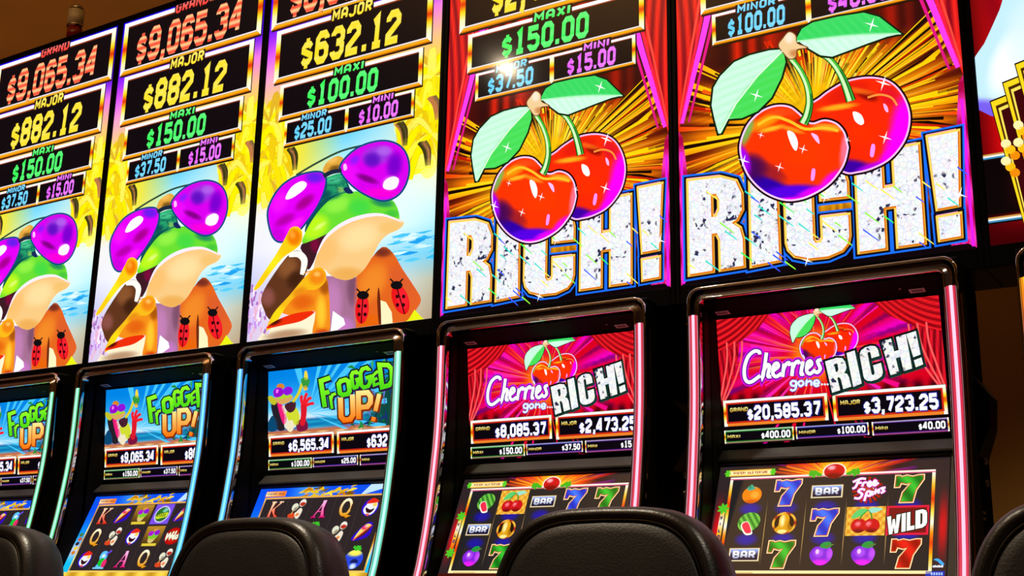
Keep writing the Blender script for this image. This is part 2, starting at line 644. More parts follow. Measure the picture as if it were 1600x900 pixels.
RED_T, YEL_T, GRN_T, BLU_T, MAG_T = (250, 60, 50), (255, 222, 40), (50, 245, 85), (90, 205, 255), (232, 90, 255)


# ------------------------------------------------------------------ jackpot boxes
def side_grad(y0, y1):
    W_, Y_, R_ = (255, 255, 245), (255, 215, 20), (225, 50, 10)
    st = [(0, (250, 250, 255)), (.22, (255, 245, 180)), (.36, Y_), (.5, R_), (.64, Y_), (.8, (255, 250, 200)), (1, W_)]
    return lambda x, y: stops(st, (y - y0) / (y1 - y0))


def jackpot_box(a, x0, y0, x1, y1, b, lay, title, amount, color, tx, tw, th, ax0, ax1, ay, ah, stripes=False):
    a.rect(x0 + .002, y0 - .006, x1 + .004, y1, (35, 18, 6), lay)
    a.rect(x0, y0, x1, y1, (70, 25, 10), lay + 1)
    # top bar white, a brown line under it
    a.fill([[(x0, y1), (x1, y1), (x1 - b, y1 - b * .75), (x0 + b, y1 - b * .75)]], (250, 246, 250), lay + 2)
    a.fill([[(x0 + b, y1 - b * .75), (x1 - b, y1 - b * .75), (x1 - b, y1 - b), (x0 + b, y1 - b)]], (150, 60, 25), lay + 2)
    st = [(0, (150, 75, 5)), (.25, (240, 140, 10)), (.55, (255, 190, 20)), (.72, (190, 120, 40)), (.82, (255, 250, 240)), (1, (235, 235, 255))]
    a.fill([[(x0, y0), (x1, y0), (x1 - b, y0 + b), (x0 + b, y0 + b)]], lambda x, y: stops(st, (y - y0) / b), lay + 2, b / 8)
    g = side_grad(y0, y1)
    a.fill([[(x0, y0), (x0 + b, y0 + b), (x0 + b, y1 - b * .75), (x0, y1)]], g, lay + 3, .006)
    a.fill([[(x1, y0), (x1 - b, y0 + b), (x1 - b, y1 - b * .75), (x1, y1)]], g, lay + 3, .006)
    a.rect(x0 + b, y0 + b, x1 - b, y1 - b, (13, 9, 14), lay + 3)
    hi = mix(color, (255, 255, 255), .35)
    if title:
        a.rect(tx - tw / 2 - .004, y1 - th * .62 - .003, tx + tw / 2 + .008, y1 + th * .38 + .002, (24, 10, 14), lay + 4)
        ty0 = y1 - th * .62
        for q in text_polys(title, tx - tw / 2, ty0, tx + tw / 2, th, .85, 2.1, .10):
            a.fill([q], lambda x, y: mix(color, hi, (y - ty0) / th), lay + 5)
    if amount:
        def cf(x, y):
            t = (y - ay) / ah
            if stripes:
                return mix((255, 205, 140), (250, 70, 50), .5 + .5 * math.sin(t * 6.283 * 5.0))
            return mix(color, hi, .35 + .4 * math.sin(t * 40))
        for q in text_polys(amount, ax0 - .002, ay - .002, ax1 + .002, ah + .004, 1.05, 1.6, .05, .86):
            a.fill([q], mix((12, 8, 12), color, .22), lay + 4)
        for q in text_polys(amount, ax0, ay, ax1, ah, .86, 1.8, .05, .86):
            a.fill([q], cf, lay + 5, .005 if stripes else .02)


def sign_boxes(screen, v):
    specs = [
        ('GRAND', .010, 1.075, .712, 1.288, .022, RED_T, .36, .165, .042, v[0], 1.105, .135, .085, .615),
        ('MAJOR', .038, .873, .684, 1.066, .020, YEL_T, .36, .165, .043, v[1], .902, .118, .150, .560),
        ('MAXI', .071, .736, .654, .862, .015, GRN_T, .36, .12, .031, v[2], .757, .080, .190, .480),
    ]
    for t, x0, y0, x1, y1, b, c, tx, tw, th, am, ay, ah, ax0, ax1 in specs:
        a = Art(SW, SH)
        jackpot_box(a, x0, y0, x1, y1, b, 12, t, am, c, tx, tw, th, ax0, ax1, ay, ah, t == 'GRAND')
        a.build('jackpot_box', screen)
    for t, x0, x1, c, tx, tw, am, ax0, ax1 in (('MINOR', .102, .366, BLU_T, .225, .105, v[3], .145, .300), ('MINI', .360, .627, MAG_T, .505, .080, v[4], .412, .565)):
        a = Art(SW, SH)
        jackpot_box(a, x0, .640, x1, .7285, .010, 12, t, am, c, tx, tw, .024, ax0, ax1, .654, .055)
        a.build('jackpot_box', screen)


# ------------------------------------------------------------------ cherries, used on several screens
ZA = Zoom(3.265, 1050, 0)
ZB = Zoom(3.214, 1050, 200)
FRONT = curve(ZA([(350, 760), (365, 690), (400, 625), (460, 570), (530, 543), (600, 547), (650, 582), (690, 622), (725, 632), (780, 616), (840, 633), (880, 678), (896, 740)])
              + ZB([(884, 110), (862, 190), (800, 275), (720, 330), (640, 360), (560, 362), (470, 325), (400, 260), (362, 190)]), 4, True)
BACK = curve(ZA([(700, 570), (760, 500), (830, 450), (900, 415), (1000, 398), (1090, 410), (1150, 450), (1195, 520), (1214, 600), (1200, 690), (1160, 762), (1100, 822), (1020, 862), (950, 880), (880, 880), (760, 800)]), 4, True)
LEAF_R = ZA([(635, 205), (665, 150), (720, 118), (850, 88), (980, 68), (1060, 90), (1170, 175), (1100, 190), (1000, 225), (920, 255), (820, 292), (760, 285), (700, 250)])
LEAF_RM = ZA([(638, 215), (800, 198), (960, 185), (1170, 175)])
LEAF_L = ZA([(570, 255), (500, 260), (400, 285), (320, 320), (250, 390), (215, 450), (205, 540), (220, 610), (240, 684), (256, 680), (290, 610), (360, 605), (440, 570), (510, 500), (560, 400), (582, 320)])
LEAF_LM = ZA([(570, 260), (440, 390), (330, 530), (246, 684)])


def cherries(a, lay, res=3.5, tf=None, rim=1.4):
    """tf maps the big sign's drawing onto another place; colours follow the drawing"""
    T = tf or (lambda p: p)

    def fill(loop, col, l, r=None):
        if callable(col) and tf:
            # evaluate the colour in the drawing's own space
            b = Art(9, 9)
            b._p = lambda x, y: (x, y)
            b.fill([loop], col, l, r)
            n = len(a.v)
            for v in b.v:
                q = a._p(*T((v[0], v[2])))
                a.v.append((q[0], v[1], q[1]))
            a.c += b.c
            a.f += [tuple(i + n for i in f) for f in b.f]
        else:
            a.fill([[T(p) for p in loop]], col, l, r)

    def st(pts, hw, col, l, closed=False, taper=None):
        for q in stroke_quads(pts, hw, closed, taper):
            fill(q, col, l)
    # dark shadow outline
    st(BACK, 4.5, (20, 5, 8), lay, True)
    st(FRONT, 4.5, (20, 5, 8), lay + 3, True)
    back = blobs((248, 40, 6), [
        (1325, 146, 46, 18, -20, (225, 25, 10), .9), (1310, 168, 40, 6, -8, (255, 190, 30), .9), (1356, 150, 22, 10, 20, (130, 8, 5), .9), (1345, 143, 30, 6, 10, (255, 110, 20), .8),
        (1390, 150, 24, 18, 50, (225, 15, 45), .8), (1418, 195, 33, 66, 8, (255, 0, 250), 1.15), (1400, 225, 22, 40, 20, (255, 0, 255), .9), (1396, 246, 40, 20, -40, (255, 0, 255), 1.1),
        (1330, 262, 44, 16, 5, (60, 0, 160), 1.15), (1366, 262, 36, 10, -14, (190, 0, 240), 1.0), (1345, 210, 34, 26, 0, (255, 48, 0), .7)])
    fill(BACK, back, lay + 1, res)
    st(BACK, rim, (255, 190, 240), lay + 2, True)
    front = blobs((252, 52, 4), [
        (1198, 190, 40, 12, -28, (255, 150, 10), 1.0), (1222, 176, 34, 8, 0, (250, 70, 20), .9), (1206, 202, 26, 5, -14, (255, 205, 40), .9), (1238, 203, 26, 5, 16, (255, 170, 30), .8),
        (1295, 200, 32, 8, 5, (255, 170, 40), .9), (1256, 190, 18, 7, 0, (150, 15, 5), .8),
        (1168, 205, 10, 34, 20, (110, 190, 90), .9), (1321, 232, 9, 46, 8, (255, 120, 160), .9),
        (1204, 296, 62, 22, 24, (45, 0, 165), 1.25), (1240, 300, 58, 14, -4, (85, 0, 225), 1.15), (1178, 262, 30, 26, 40, (60, 5, 90), .95), (1205, 268, 36, 14, 30, (90, 10, 60), .55),
        (1163, 250, 12, 30, -16, (170, 0, 250), 1.1), (1240, 314, 66, 7, -3, (255, 0, 255), 1.2), (1300, 282, 30, 13, -40, (255, 10, 225), 1.15), (1270, 300, 34, 9, -18, (230, 0, 250), 1.0),
        (1192, 303, 30, 7, 40, (225, 0, 255), 1.1), (1255, 238, 46, 30, 0, (255, 60, 0), .6)])
    fill(FRONT, front, lay + 4, res)
    st(FRONT, rim, (255, 205, 250), lay + 5, True)
    # highlights
    fill(curve(ZA([(590, 672), (625, 682), (645, 730), (635, 772), (610, 740)]), 4, True), (255, 250, 250), lay + 6)
    fill(curve(ZA([(712, 682), (745, 695), (755, 735), (735, 720)]), 4, True), (255, 190, 255), lay + 6)
    fill(curve(ZA([(925, 572), (965, 585), (982, 625), (965, 640), (935, 618)]), 4, True), (255, 250, 250), lay + 3)
    fill(curve(ZA([(1080, 530), (1100, 545), (1105, 575), (1088, 565)]), 4, True), (255, 180, 240), lay + 3)
    fill(curve(ZA([(1020, 740), (1038, 745), (1030, 800), (1012, 795)]), 4, True), (255, 150, 255), lay + 3)
    fill(curve(ZB([(705, 210), (722, 212), (716, 262), (700, 262)]), 4, True), (255, 150, 255), lay + 6)
    st(curve(ZA([(1000, 500), (1060, 485), (1120, 500), (1150, 540)]), 4), 1.6, (255, 150, 60), lay + 3)
    st(curve(ZA([(440, 640), (520, 600), (600, 620), (680, 660), (780, 655), (850, 670)]), 4), 2.2, (255, 195, 40), lay + 6)
    # stems
    sf = curve(ZA([(600, 290), (655, 360), (692, 440), (704, 520), (692, 590), (672, 632)]), 6)
    sb = curve(ZA([(740, 270), (800, 300), (850, 360), (885, 430), (915, 518)]), 6)
    for s_, l in ((sb, lay + 4), (sf, lay + 7)):
        w_ = lambda t: .75 + .5 * t * t
        st(s_, 6.6, (15, 40, 10), l, taper=w_)
        st(s_, 5.2, (70, 190, 60), l + 1, taper=w_)
        st([(x - 1.6, y) for x, y in s_], 2.4, (215, 255, 190), l + 2, taper=w_)
        st([(x + 3, y) for x, y in s_[len(s_) // 2:]], 1.4, (30, 120, 40), l + 2)
    # leaves
    for loop, mid, up, lo in ((LEAF_R, LEAF_RM, (50, 215, 95), (212, 255, 232)), (LEAF_L, LEAF_LM, (205, 250, 225), (70, 220, 85))):
        st(loop, 3.2, (12, 30, 12), lay + 8, True)

        def lc(x, y, mid=mid, up=up, lo=lo, loop=loop):
            if loop is LEAF_R:
                (x0, y0), (x1, y1) = mid[0], mid[-1]
                t = (x - x0) / (x1 - x0)
                d = (y0 + (y1 - y0) * t - 4 * math.sin(3.1 * max(0, min(1, t)))) - y
                vein = math.sin((x + d * .9) * .42)
            else:
                (x0, y0), (x1, y1) = mid[0], mid[-1]
                t = (y - y0) / (y1 - y0)
                d = (x0 + (x1 - x0) * t - 12 * math.sin(3.1 * max(0, min(1, t)))) - x
                vein = math.sin((y * .8 - d * .5) * .42)
            c = mix(lo, up, smooth(.5 + d / 5))
            return mix(c, (120, 235, 150) if (d > 0) == (loop is LEAF_R) else (130, 220, 150), max(0, vein) * .22)
        fill(loop, lc, lay + 9, res * .8)
    st(LEAF_RM, 1.0, (190, 250, 200), lay + 10)
    st(LEAF_LM, 1.2, (225, 255, 225), lay + 10)
    # woody knot
    kn = curve(ZA([(548, 235), (570, 200), (600, 168), (632, 185), (640, 225), (690, 245), (640, 255), (635, 290), (605, 303), (575, 275)]), 4, True)
    st(kn, 1.6, (120, 70, 30), lay + 10, True)
    fill(kn, blobs((240, 205, 150), [(1243, 84, 12, 8, 0, (200, 120, 60), .8), (1234, 60, 10, 12, 0, (255, 235, 215), .9)]), lay + 11, 4)


def sparkle(a, x, y, r, lay, col=(255, 255, 255)):
    for an in (0.3, 0.3 + math.pi / 2):
        dx, dy = math.cos(an), math.sin(an)
        a.fill([[(x - dx * r, y - dy * r), (x - dy * r * .12, y + dx * r * .12), (x + dx * r, y + dy * r), (x + dy * r * .12, y - dx * r * .12)]], col, lay)


def rays(a, cx, cy, lay, n, r0, r1, cols, rnd, wmin=.006, wmax=.03, a0=0.0, a1=6.283, up=1.0):
    for k in range(n):
        an = rnd.uniform(a0, a1)
        w_ = rnd.uniform(wmin, wmax)
        rr0 = r0 * rnd.uniform(.7, 1.3)
        rr1 = r1 * rnd.uniform(.6, 1.1) * (up if .7 < an < 2.5 else 1.0)
        c = rnd.choice(cols)
        p = [(cx + rr0 * math.cos(an), cy + rr0 * math.sin(an)), (cx + rr1 * math.cos(an - w_), cy + rr1 * math.sin(an - w_)),
             (cx + rr1 * math.cos(an + w_), cy + rr1 * math.sin(an + w_))]

        def cf(x, y, c=c):
            d = math.hypot(x - cx, y - cy)
            return stops(c, (d - r0) / (r1 - r0))
        a.fill([p], cf, lay + (k % 3), (r1 - r0) / 6)


# ------------------------------------------------------------------ picture of the cherry sign
def cherry_picture(screen):
    fr = sign_frame(4)
    rnd = random.Random(3)
    a = Art(SW, SH)
    cx, cy = .365, .37

    def bgc(x, y):
        d = math.hypot((x - cx), (y - cy) * .9)
        fold = .5 + .5 * math.sin(x * 95 + 2.2 * math.sin(x * 31)) * (0.75 + .25 * math.sin(y * 9 + x * 20))
        top = mix((55, 4, 6), (250, 35, 8), fold ** 1.4)
        edge = smooth((abs(x - .36) - .17) / .12)
        top = mix(top, (38, 6, 10), edge * .75)
        ang = math.atan2(y - cy, x - cx)
        s1 = .5 + .5 * math.sin(ang * 47 + 3 * math.sin(ang * 9))
        warm = mix(mix((105, 18, 4), (255, 130, 5), s1), (255, 215, 10), smooth((.33 - d) / .22) * .75)
        t = smooth((.43 - d) / .16) * smooth((.585 - y) / .09)
        c = mix(top, warm, t)
        c = mix(c, (12, 4, 8), smooth((.17 - y) / .14))
        return c
    a.rect(0, 0, SW, SH, bgc, 0, .009)
    cols = [
        [(0, (255, 232, 30)), (.6, (255, 205, 5)), (1, (235, 120, 5))],
        [(0, (255, 245, 120)), (.5, (250, 170, 10)), (1, (110, 25, 5))],
        [(0, (235, 90, 5)), (.5, (215, 30, 4)), (1, (90, 5, 4))],
        [(0, (255, 235, 60)), (.6, (255, 200, 10)), (1, (250, 120, 5))],
        [(0, (60, 18, 4)), (.5, (22, 7, 4)), (1, (14, 4, 4))],
        [(0, (255, 215, 40)), (.6, (255, 90, 10)), (1, (200, 20, 10))],
    ]
    rays(a, cx, cy, 1, 230, .10, .46, cols, rnd, .004, .022, -.55, 3.7, .55)
    # drapes either side
    for sx in (0, 1):
        X = (lambda u: u) if sx == 0 else (lambda u: SW - u)

        def dr(x, y, sx=sx):
            u = x if sx == 0 else SW - x
            s_ = math.sin((u + .22 * (y - .6) ** 2) * 230)
            return mix((120, 0, 25), (255, 40, 30), .5 + .5 * s_)
        a.fill([[(X(0), SH), (X(.20), SH), (X(.13), .95), (X(.085), .78), (X(.03), .52), (X(0), .42)]], dr, 4, .008)
        for k, (u0, u1, w_, c) in enumerate(((.092, .010, .010, (255, 60, 235)), (.110, .030, .005, (225, 20, 130)), (.075, .004, .005, (250, 30, 70)), (.06, .0, .004, (255, 70, 60)))):
            pts = [(X(u0 + .05), .98), (X(u0), .74), (X((u0 + u1) / 2 - .002), .58), (X(u1), .44)]
            a.stroke(curve(pts, 5), w_, c, 5 + k % 2, taper=lambda t: 1.1 - .55 * t)
        # lower curtain leg and its magenta edge
        a.fill([[(X(0), .42), (X(.012), .40), (X(.028), .25), (X(.03), .02), (X(0), .0)]], lambda x, y: mix((170, 0, 60), (255, 60, 190), .5 + .5 * math.sin(y * 60)), 5, .02)
        a.rect(min(X(.004), X(.011)), .004, max(X(.004), X(.011)), .36, (235, 30, 235), 6)
        a.fill([[(X(.012), .012), (X(.055), .012), (X(.055), .022), (X(.012), .022)]], lambda x, y: mix((230, 0, 60), (210, 60, 210), .5 + .5 * math.sin(x * 400)), 6, .006)
    bgo = a.build('picture', screen)
    # lettering
    t = Art(SW, SH, fr)
    quads = {'R': [(92, 735), (360, 692), (346, 238), (84, 268)], 'I': [(403, 692), (540, 664), (520, 205), (394, 230)],
             'C': [(582, 668), (895, 632), (874, 180), (566, 215)], 'H': [(944, 622), (1268, 576), (1236, 85), (924, 148)],
             '!': [(1338, 563), (1462, 541), (1436, 18), (1286, 48)]}
    g = Art(SW, SH, fr)
    for ch, q in quads.items():
        q = ZB(q)
        loops = [[bil(q, x, y) for x, y in l] for l in HEAVY[ch]]
        for l in loops:
            t.stroke(l, 10.2, (25, 110, 245), 8, True)
            t.stroke(l, 7.2, (8, 6, 16), 9, True)
        sh = [[(x - 3.0, y - 4.5) for x, y in l] for l in loops]
        t.fill(sh, (250, 160, 195), 10.5)
        for l in loops:
            t.stroke(l, 4.6, (110, 60, 10), 10, True)
            t.stroke(l, 3.6, (255, 215, 90), 11, True)
            t.stroke([(x + 1.4, y + 1.4) for x, y in l], 1.5, (225, 120, 15), 12, True)
        t.fill(loops, (235, 190, 90), 11)
        g.fill(loops, (255, 255, 255), 13)
    for k in range(46):
        x, y = rnd.uniform(1075, 1515), rnd.uniform(300, 425)
        y -= (x - 1075) * .11
        l_ = rnd.uniform(8, 24)
        t.fill([[(x, y), (x + l_, y + l_ * .75), (x + l_ + 1, y + l_ * .75 + 2.6), (x - .6, y + 2.6)]], rnd.choice([(60, 255, 90), (150, 255, 60), (40, 230, 210), (255, 240, 90), (60, 90, 255)]), 14)
    t.build('lettering', screen)
    g.build('glitter_lettering', screen, M['glitter'])
    c = Art(SW, SH, fr)
    cherries(c, 18, 3.2)
    for x, y, r in ((1381, 131, 13), (1363, 40, 12), (1183, 150, 11), (1384, 216, 11), (1163, 252, 10), (1219, 262, 8), (1256, 234, 8), (1325, 220, 6), (1500, 305, 13), (1262, 408, 10), (1290, 310, 9), (1190, 212, 6)):
        sparkle(c, x, y, r, 34)
    c.build('cherry_pair', screen)
    return bgo


# ------------------------------------------------------------------ picture of the frog sign
def frog_picture(screen):
    fr = sign_frame(2)
    rnd = random.Random(5)
    a = Art(SW, SH)
    rows = [  # v, left, centre-left, centre, centre-right, right
        (0.00, (215, 200, 235), (240, 225, 215), (235, 220, 200), (225, 215, 190), (185, 160, 130)),
        (0.12, (215, 190, 240), (235, 225, 245), (240, 240, 240), (225, 240, 245), (190, 190, 165)),
        (0.20, (205, 205, 245), (240, 245, 250), (245, 250, 255), (150, 220, 245), (120, 210, 245)),
        (0.30, (235, 235, 245), (250, 252, 255), (255, 255, 255), (235, 252, 255), (190, 242, 255)),
        (0.42, (245, 240, 235), (225, 245, 255), (235, 250, 255), (225, 250, 255), (240, 248, 225)),
        (0.56, (250, 228, 40), (240, 230, 70), (170, 235, 255), (200, 238, 235), (250, 235, 60)),
        (0.66, (250, 235, 20), (235, 225, 60), (80, 200, 255), (170, 225, 240), (245, 225, 60)),
        (0.78, (255, 215, 110), (250, 230, 60), (250, 220, 60), (250, 230, 60), (250, 225, 40)),
        (0.90, (255, 165, 210), (255, 180, 160), (250, 200, 100), (250, 190, 150), (255, 190, 140)),
        (1.00, (210, 70, 255), (240, 110, 240), (240, 130, 220), (240, 110, 230), (240, 120, 230)),
        (1.08, (120, 20, 255), (120, 20, 255), (120, 20, 255), (110, 10, 250), (90, 10, 235)),
        (1.295, (30, 0, 235), (30, 0, 225), (25, 0, 215), (20, 0, 210), (15, 5, 190))]

    def bgc(x, y):
        for r0, r1 in zip(rows, rows[1:]):
            if y <= r1[0]:
                t = (y - r0[0]) / (r1[0] - r0[0])
                u = max(0, min(3.999, x / SW * 4))
                k = int(u)
                f = u - k
                return mix(mix(r0[1 + k], r0[2 + k], f), mix(r1[1 + k], r1[2 + k], f), t)
        return rows[-1][1]
    a.rect(0, 0, SW, SH, bgc, 0, .02)
    # sea at the right
    for k in range(30):
        x, y = rnd.uniform(.54, .72), rnd.uniform(.17, .27)
        a.stroke([(x, y), (x + .03, y + rnd.uniform(-.003, .006)), (x + .06, y)], rnd.uniform(.002, .005), rnd.choice([(30, 160, 235), (90, 205, 245), (225, 250, 255), (60, 190, 240)]), 1 + k % 2, taper=lambda t: .3 + math.sin(3.14 * t))
    # palm fronds, left and right clumps
    cols = [(250, 238, 0), (255, 246, 60), (248, 225, 10), (238, 200, 15), (255, 240, 90), (250, 232, 20), (226, 180, 40)]
    for k in range(90):                       # soft yellow masses behind the fronds
        left = k % 2 == 0
        x, y = (rnd.uniform(-.02, .13) if left else rnd.uniform(.58, .73)), rnd.uniform(.50 if left else .46, .80)
        a.ellipse(x, y, rnd.uniform(.02, .05), rnd.uniform(.02, .05), rnd.choice(cols[:4] + [(255, 248, 130)]), 1 + k % 2, n=14)
    for (px_, py_, lo, hi, n) in ((.03, .74, .10, .20, 20), (.05, .60, .10, .20, 22), (.09, .66, .08, .16, 14), (.70, .76, .10, .18, 18), (.66, .66, .08, .17, 20), (.70, .57, .10, .20, 20), (.56, .64, .06, .11, 10), (.02, .50, .05, .10, 9)):
        for k in range(n):
            an = 6.283 * k / n + rnd.uniform(-.25, .25)
            l_ = rnd.uniform(lo, hi)
            dx, dy = math.cos(an), math.sin(an)
            p = [(px_, py_), (px_ + dx * l_ * .45, py_ + dy * l_ * .35 + .02), (px_ + dx * l_ * .8, py_ + dy * l_ * .45 - .01), (px_ + dx * l_, py_ + dy * l_ * .45 - l_ * .5)]
            if abs(p[-1][0] - .36) < .20:
                continue
            c_ = rnd.choice(cols)
            lay_ = 3 + (k % 3) * 2
            hw_ = rnd.uniform(.010, .020)
            cv = curve(p, 5)
            a.stroke(cv, hw_ + .0016, mix(c_, (150, 105, 10), .45), lay_, taper=lambda t: .25 + 1.5 * t * (1.15 - t))
            a.stroke(cv, hw_, c_, lay_ + 1, taper=lambda t: .25 + 1.5 * t * (1.15 - t))
    # dark trunks / hanging fibres
    for x, y in ((.12, .60), (.56, .60), (.68, .66), (.65, .52)):
        for k in range(5):
            a.stroke(curve([(x + .006 * k, y + .03), (x + .02 + .006 * k, y), (x + .03 + .004 * k, y - .05)], 4), .006, rnd.choice([(90, 75, 40), (130, 100, 60), (60, 55, 20), (190, 120, 70)]), 10, taper=lambda t: 1 - .8 * t)
    pic = a.build('picture', screen)
    Z = Zoom(2.571, 380, 200)
    f = Art(SW, SH, fr)

    def sh(pts, col, lay, res=None, cl=True, n=4):
        f.fill([curve(Z(pts), n, True) if cl else Z(pts)], col, lay, res)

    def px(x, y):
        return Z([(x, y)])[0]

    def bl(base, lst):
        return blobs(base, [(*px(cx, cy), rx / 2.571, ry / 2.571, an, c, k) for cx, cy, rx, ry, an, c, k in lst])
    # sand dune, flower fluff
    sh([(60, 850), (110, 800), (200, 770), (290, 745), (300, 830), (200, 840), (120, 855), (70, 880)], bl((250, 240, 205), [(170, 830, 110, 26, -8, (185, 145, 110), 1)]), 10, 4)
    for k in range(70):
        x, y = rnd.uniform(18, 105), rnd.uniform(660, 850)
        f.stroke(Z([(x, y), (x + rnd.uniform(-6, 10), y + rnd.uniform(-40, -12))]), 1.6, rnd.choice([(220, 200, 250), (200, 150, 235), (245, 235, 255), (170, 110, 190), (235, 180, 210)]), 10 + k % 3)
    # jacket, right
    sh([(455, 600), (500, 545), (560, 478), (605, 505), (640, 565), (690, 640), (716, 692), (690, 740), (675, 775), (600, 790), (560, 790), (455, 808)],
       bl((225, 100, 30), [(520, 620, 70, 110, 30, (240, 140, 40), .9), (640, 620, 60, 100, -30, (215, 90, 45), .8), (690, 700, 40, 60, 0, (225, 95, 40), .8), (560, 500, 50, 26, 0, (110, 40, 30), .9), (510, 780, 60, 40, 0, (230, 100, 10), 1)]), 12, 4, n=3)
    sh([(552, 692), (575, 700), (598, 740), (602, 790), (552, 795)], (250, 240, 190), 13, cl=False)
    sh([(545, 640), (553, 690), (556, 798), (548, 800), (540, 700)], (110, 40, 15), 14)
    sh([(690, 730), (728, 772), (655, 782), (672, 760)], (232, 240, 20), 13, cl=False)
    # shirt
    sh([(335, 595), (460, 600), (455, 810), (345, 825)], bl((165, 110, 145), [(360, 700, 50, 120, 0, (200, 130, 190), .8), (440, 640, 30, 100, 0, (120, 75, 100), .9), (410, 800, 50, 50, 0, (200, 120, 200), .9)]), 12, 4, cl=False)
    sh([(362, 735), (405, 765), (412, 790), (380, 812), (352, 822)], (250, 250, 252), 13, cl=False)
    # jacket, left with raised sleeve
    sh([(175, 650), (250, 640), (330, 600), (345, 650), (350, 730), (345, 826), (280, 838), (292, 740), (250, 745), (160, 745)],
       bl((240, 140, 25), [(315, 740, 26, 90, 0, (255, 205, 50), .9), (240, 700, 60, 40, -10, (225, 95, 15), .9), (330, 640, 30, 40, 0, (150, 70, 10), .8), (320, 830, 40, 30, 0, (200, 40, 10), .9)]), 14, 4, n=3)
    sh([(190, 505), (240, 500), (262, 560), (225, 640), (180, 700), (115, 770), (85, 730), (75, 680), (110, 610)],
       bl((95, 52, 28), [(180, 560, 50, 60, 30, (140, 85, 45), .9), (210, 610, 40, 50, 30, (60, 30, 15), .9), (100, 680, 40, 50, 0, (150, 85, 80), .8)]), 15, 4)
    f.stroke(curve(Z([(185, 512), (225, 508), (248, 535), (238, 590)]), 5), 4.2, (252, 250, 240), 17, taper=lambda t: .7 + .6 * math.sin(3.14 * t))
    # mouth interior
    sh([(235, 470), (345, 405), (440, 375), (330, 440), (285, 540), (262, 570), (255, 520)], bl((60, 25, 35), [(290, 470, 24, 40, 0, (130, 10, 60), .9)]), 15, 4)
    # head
    sh([(238, 462), (262, 400), (305, 335), (350, 290), (400, 265), (470, 255), (560, 270), (610, 300), (630, 362), (600, 372), (520, 365), (430, 378), (340, 425), (285, 450)],
       bl((105, 220, 50), [(290, 400, 80, 60, -40, (185, 245, 30), 1.1), (380, 310, 70, 40, -20, (150, 240, 70), .9), (470, 320, 60, 50, 0, (60, 215, 70), .8), (560, 300, 60, 24, 10, (25, 130, 90), .9), (600, 345, 40, 22, 0, (60, 190, 60), .8), (310, 395, 36, 10, -35, (235, 255, 150), .8), (370, 275, 40, 16, -20, (20, 120, 90), .7)]), 16, 4)
    sh([(292, 318), (330, 225), (400, 198), (432, 262), (372, 300), (322, 345), (272, 402), (250, 420), (258, 380)], (8, 82, 78), 15)
    # brow between the lenses
    sh([(318, 215), (350, 195), (400, 185), (420, 235), (420, 262), (370, 270), (330, 285), (305, 300)], bl((40, 170, 110), [(370, 210, 44, 16, -10, (90, 225, 160), .9), (330, 270, 40, 24, -20, (15, 70, 80), .9), (395, 250, 20, 16, 0, (190, 235, 90), .7)]), 15, 4)
    sh([(322, 178), (330, 148), (355, 125), (385, 113), (407, 128), (400, 165), (350, 178)], bl((225, 165, 60), [(370, 162, 34, 16, -15, (110, 75, 20), .9), (360, 130, 30, 14, -20, (250, 195, 100), .8)]), 14, 4)
    f.stroke(curve(Z([(215, 190), (300, 140), (400, 92), (510, 65)]), 5), 1.5, (40, 70, 50), 15)
    # chin
    chin = [(240, 588), (280, 572), (292, 530), (312, 480), (345, 430), (400, 392), (480, 362), (560, 352), (615, 362), (648, 382), (628, 408), (585, 428), (550, 462), (520, 520), (480, 578), (430, 610), (385, 607), (350, 590), (325, 568), (275, 572)]
    sh(chin, bl((245, 200, 130), [(330, 500, 60, 90, 30, (250, 190, 110), .9), (470, 440, 110, 70, -20, (255, 222, 160), .9), (420, 590, 90, 40, 0, (235, 170, 80), .9), (265, 580, 40, 16, 0, (240, 150, 60), .9), (590, 400, 60, 30, -10, (240, 190, 100), .6)]), 18, 4)
    f.stroke(curve(Z([(300, 505), (335, 440), (400, 388), (480, 357), (560, 350), (640, 378)]), 5), 2.4, (250, 235, 250), 19, taper=lambda t: .35 + .9 * math.sin(3.14 * min(1, t * 1.02)))
    # lenses
    lr = curve(Z([(395, 170), (415, 125), (475, 78), (555, 56), (618, 68), (655, 108), (666, 172), (648, 236), (612, 276), (560, 290), (498, 268), (440, 228)]), 4, True)
    ll = curve(Z([(104, 350), (120, 292), (160, 235), (220, 197), (290, 180), (326, 190), (330, 232), (305, 300), (258, 372), (205, 430), (152, 456), (120, 428)]), 4, True)
    for lp in (lr, ll):
        f.stroke(lp, 3.0, (15, 70, 130), 20, True)
    f.fill([lr], bl((215, 0, 235), [(540, 110, 80, 50, -10, (150, 60, 220), 1), (520, 130, 44, 40, 0, (90, 10, 190), .9), (610, 150, 40, 70, 10, (110, 0, 200), .9), (430, 190, 50, 60, 0, (235, 10, 255), 1), (500, 205, 60, 18, 20, (120, 0, 120), .9), (560, 260, 90, 26, 0, (250, 0, 215), 1), (595, 222, 42, 34, -30, (255, 130, 255), 1), (450, 130, 30, 20, -40, (130, 30, 255), .8), (570, 92, 40, 26, 0, (180, 110, 235), .7)]), 21, 3.5)
    f.fill([ll], bl((225, 0, 245), [(290, 200, 50, 30, 0, (90, 30, 230), .9), (250, 300, 60, 26, -40, (160, 0, 130), .9), (170, 370, 60, 24, -30, (170, 0, 150), .8), (150, 300, 40, 60, 30, (245, 20, 255), .9), (140, 430, 40, 40, 0, (200, 0, 215), .9), (210, 390, 60, 20, -40, (255, 30, 240), .9)]), 21, 3.5)
    sh([(172, 285), (195, 240), (235, 215), (258, 225), (245, 250), (200, 282)], (255, 245, 255), 22)
    sh([(565, 240), (572, 212), (605, 196), (628, 208), (618, 240), (590, 250)], (255, 240, 255), 22)
    sh([(405, 150), (415, 145), (420, 165), (408, 172)], (255, 190, 255), 22)
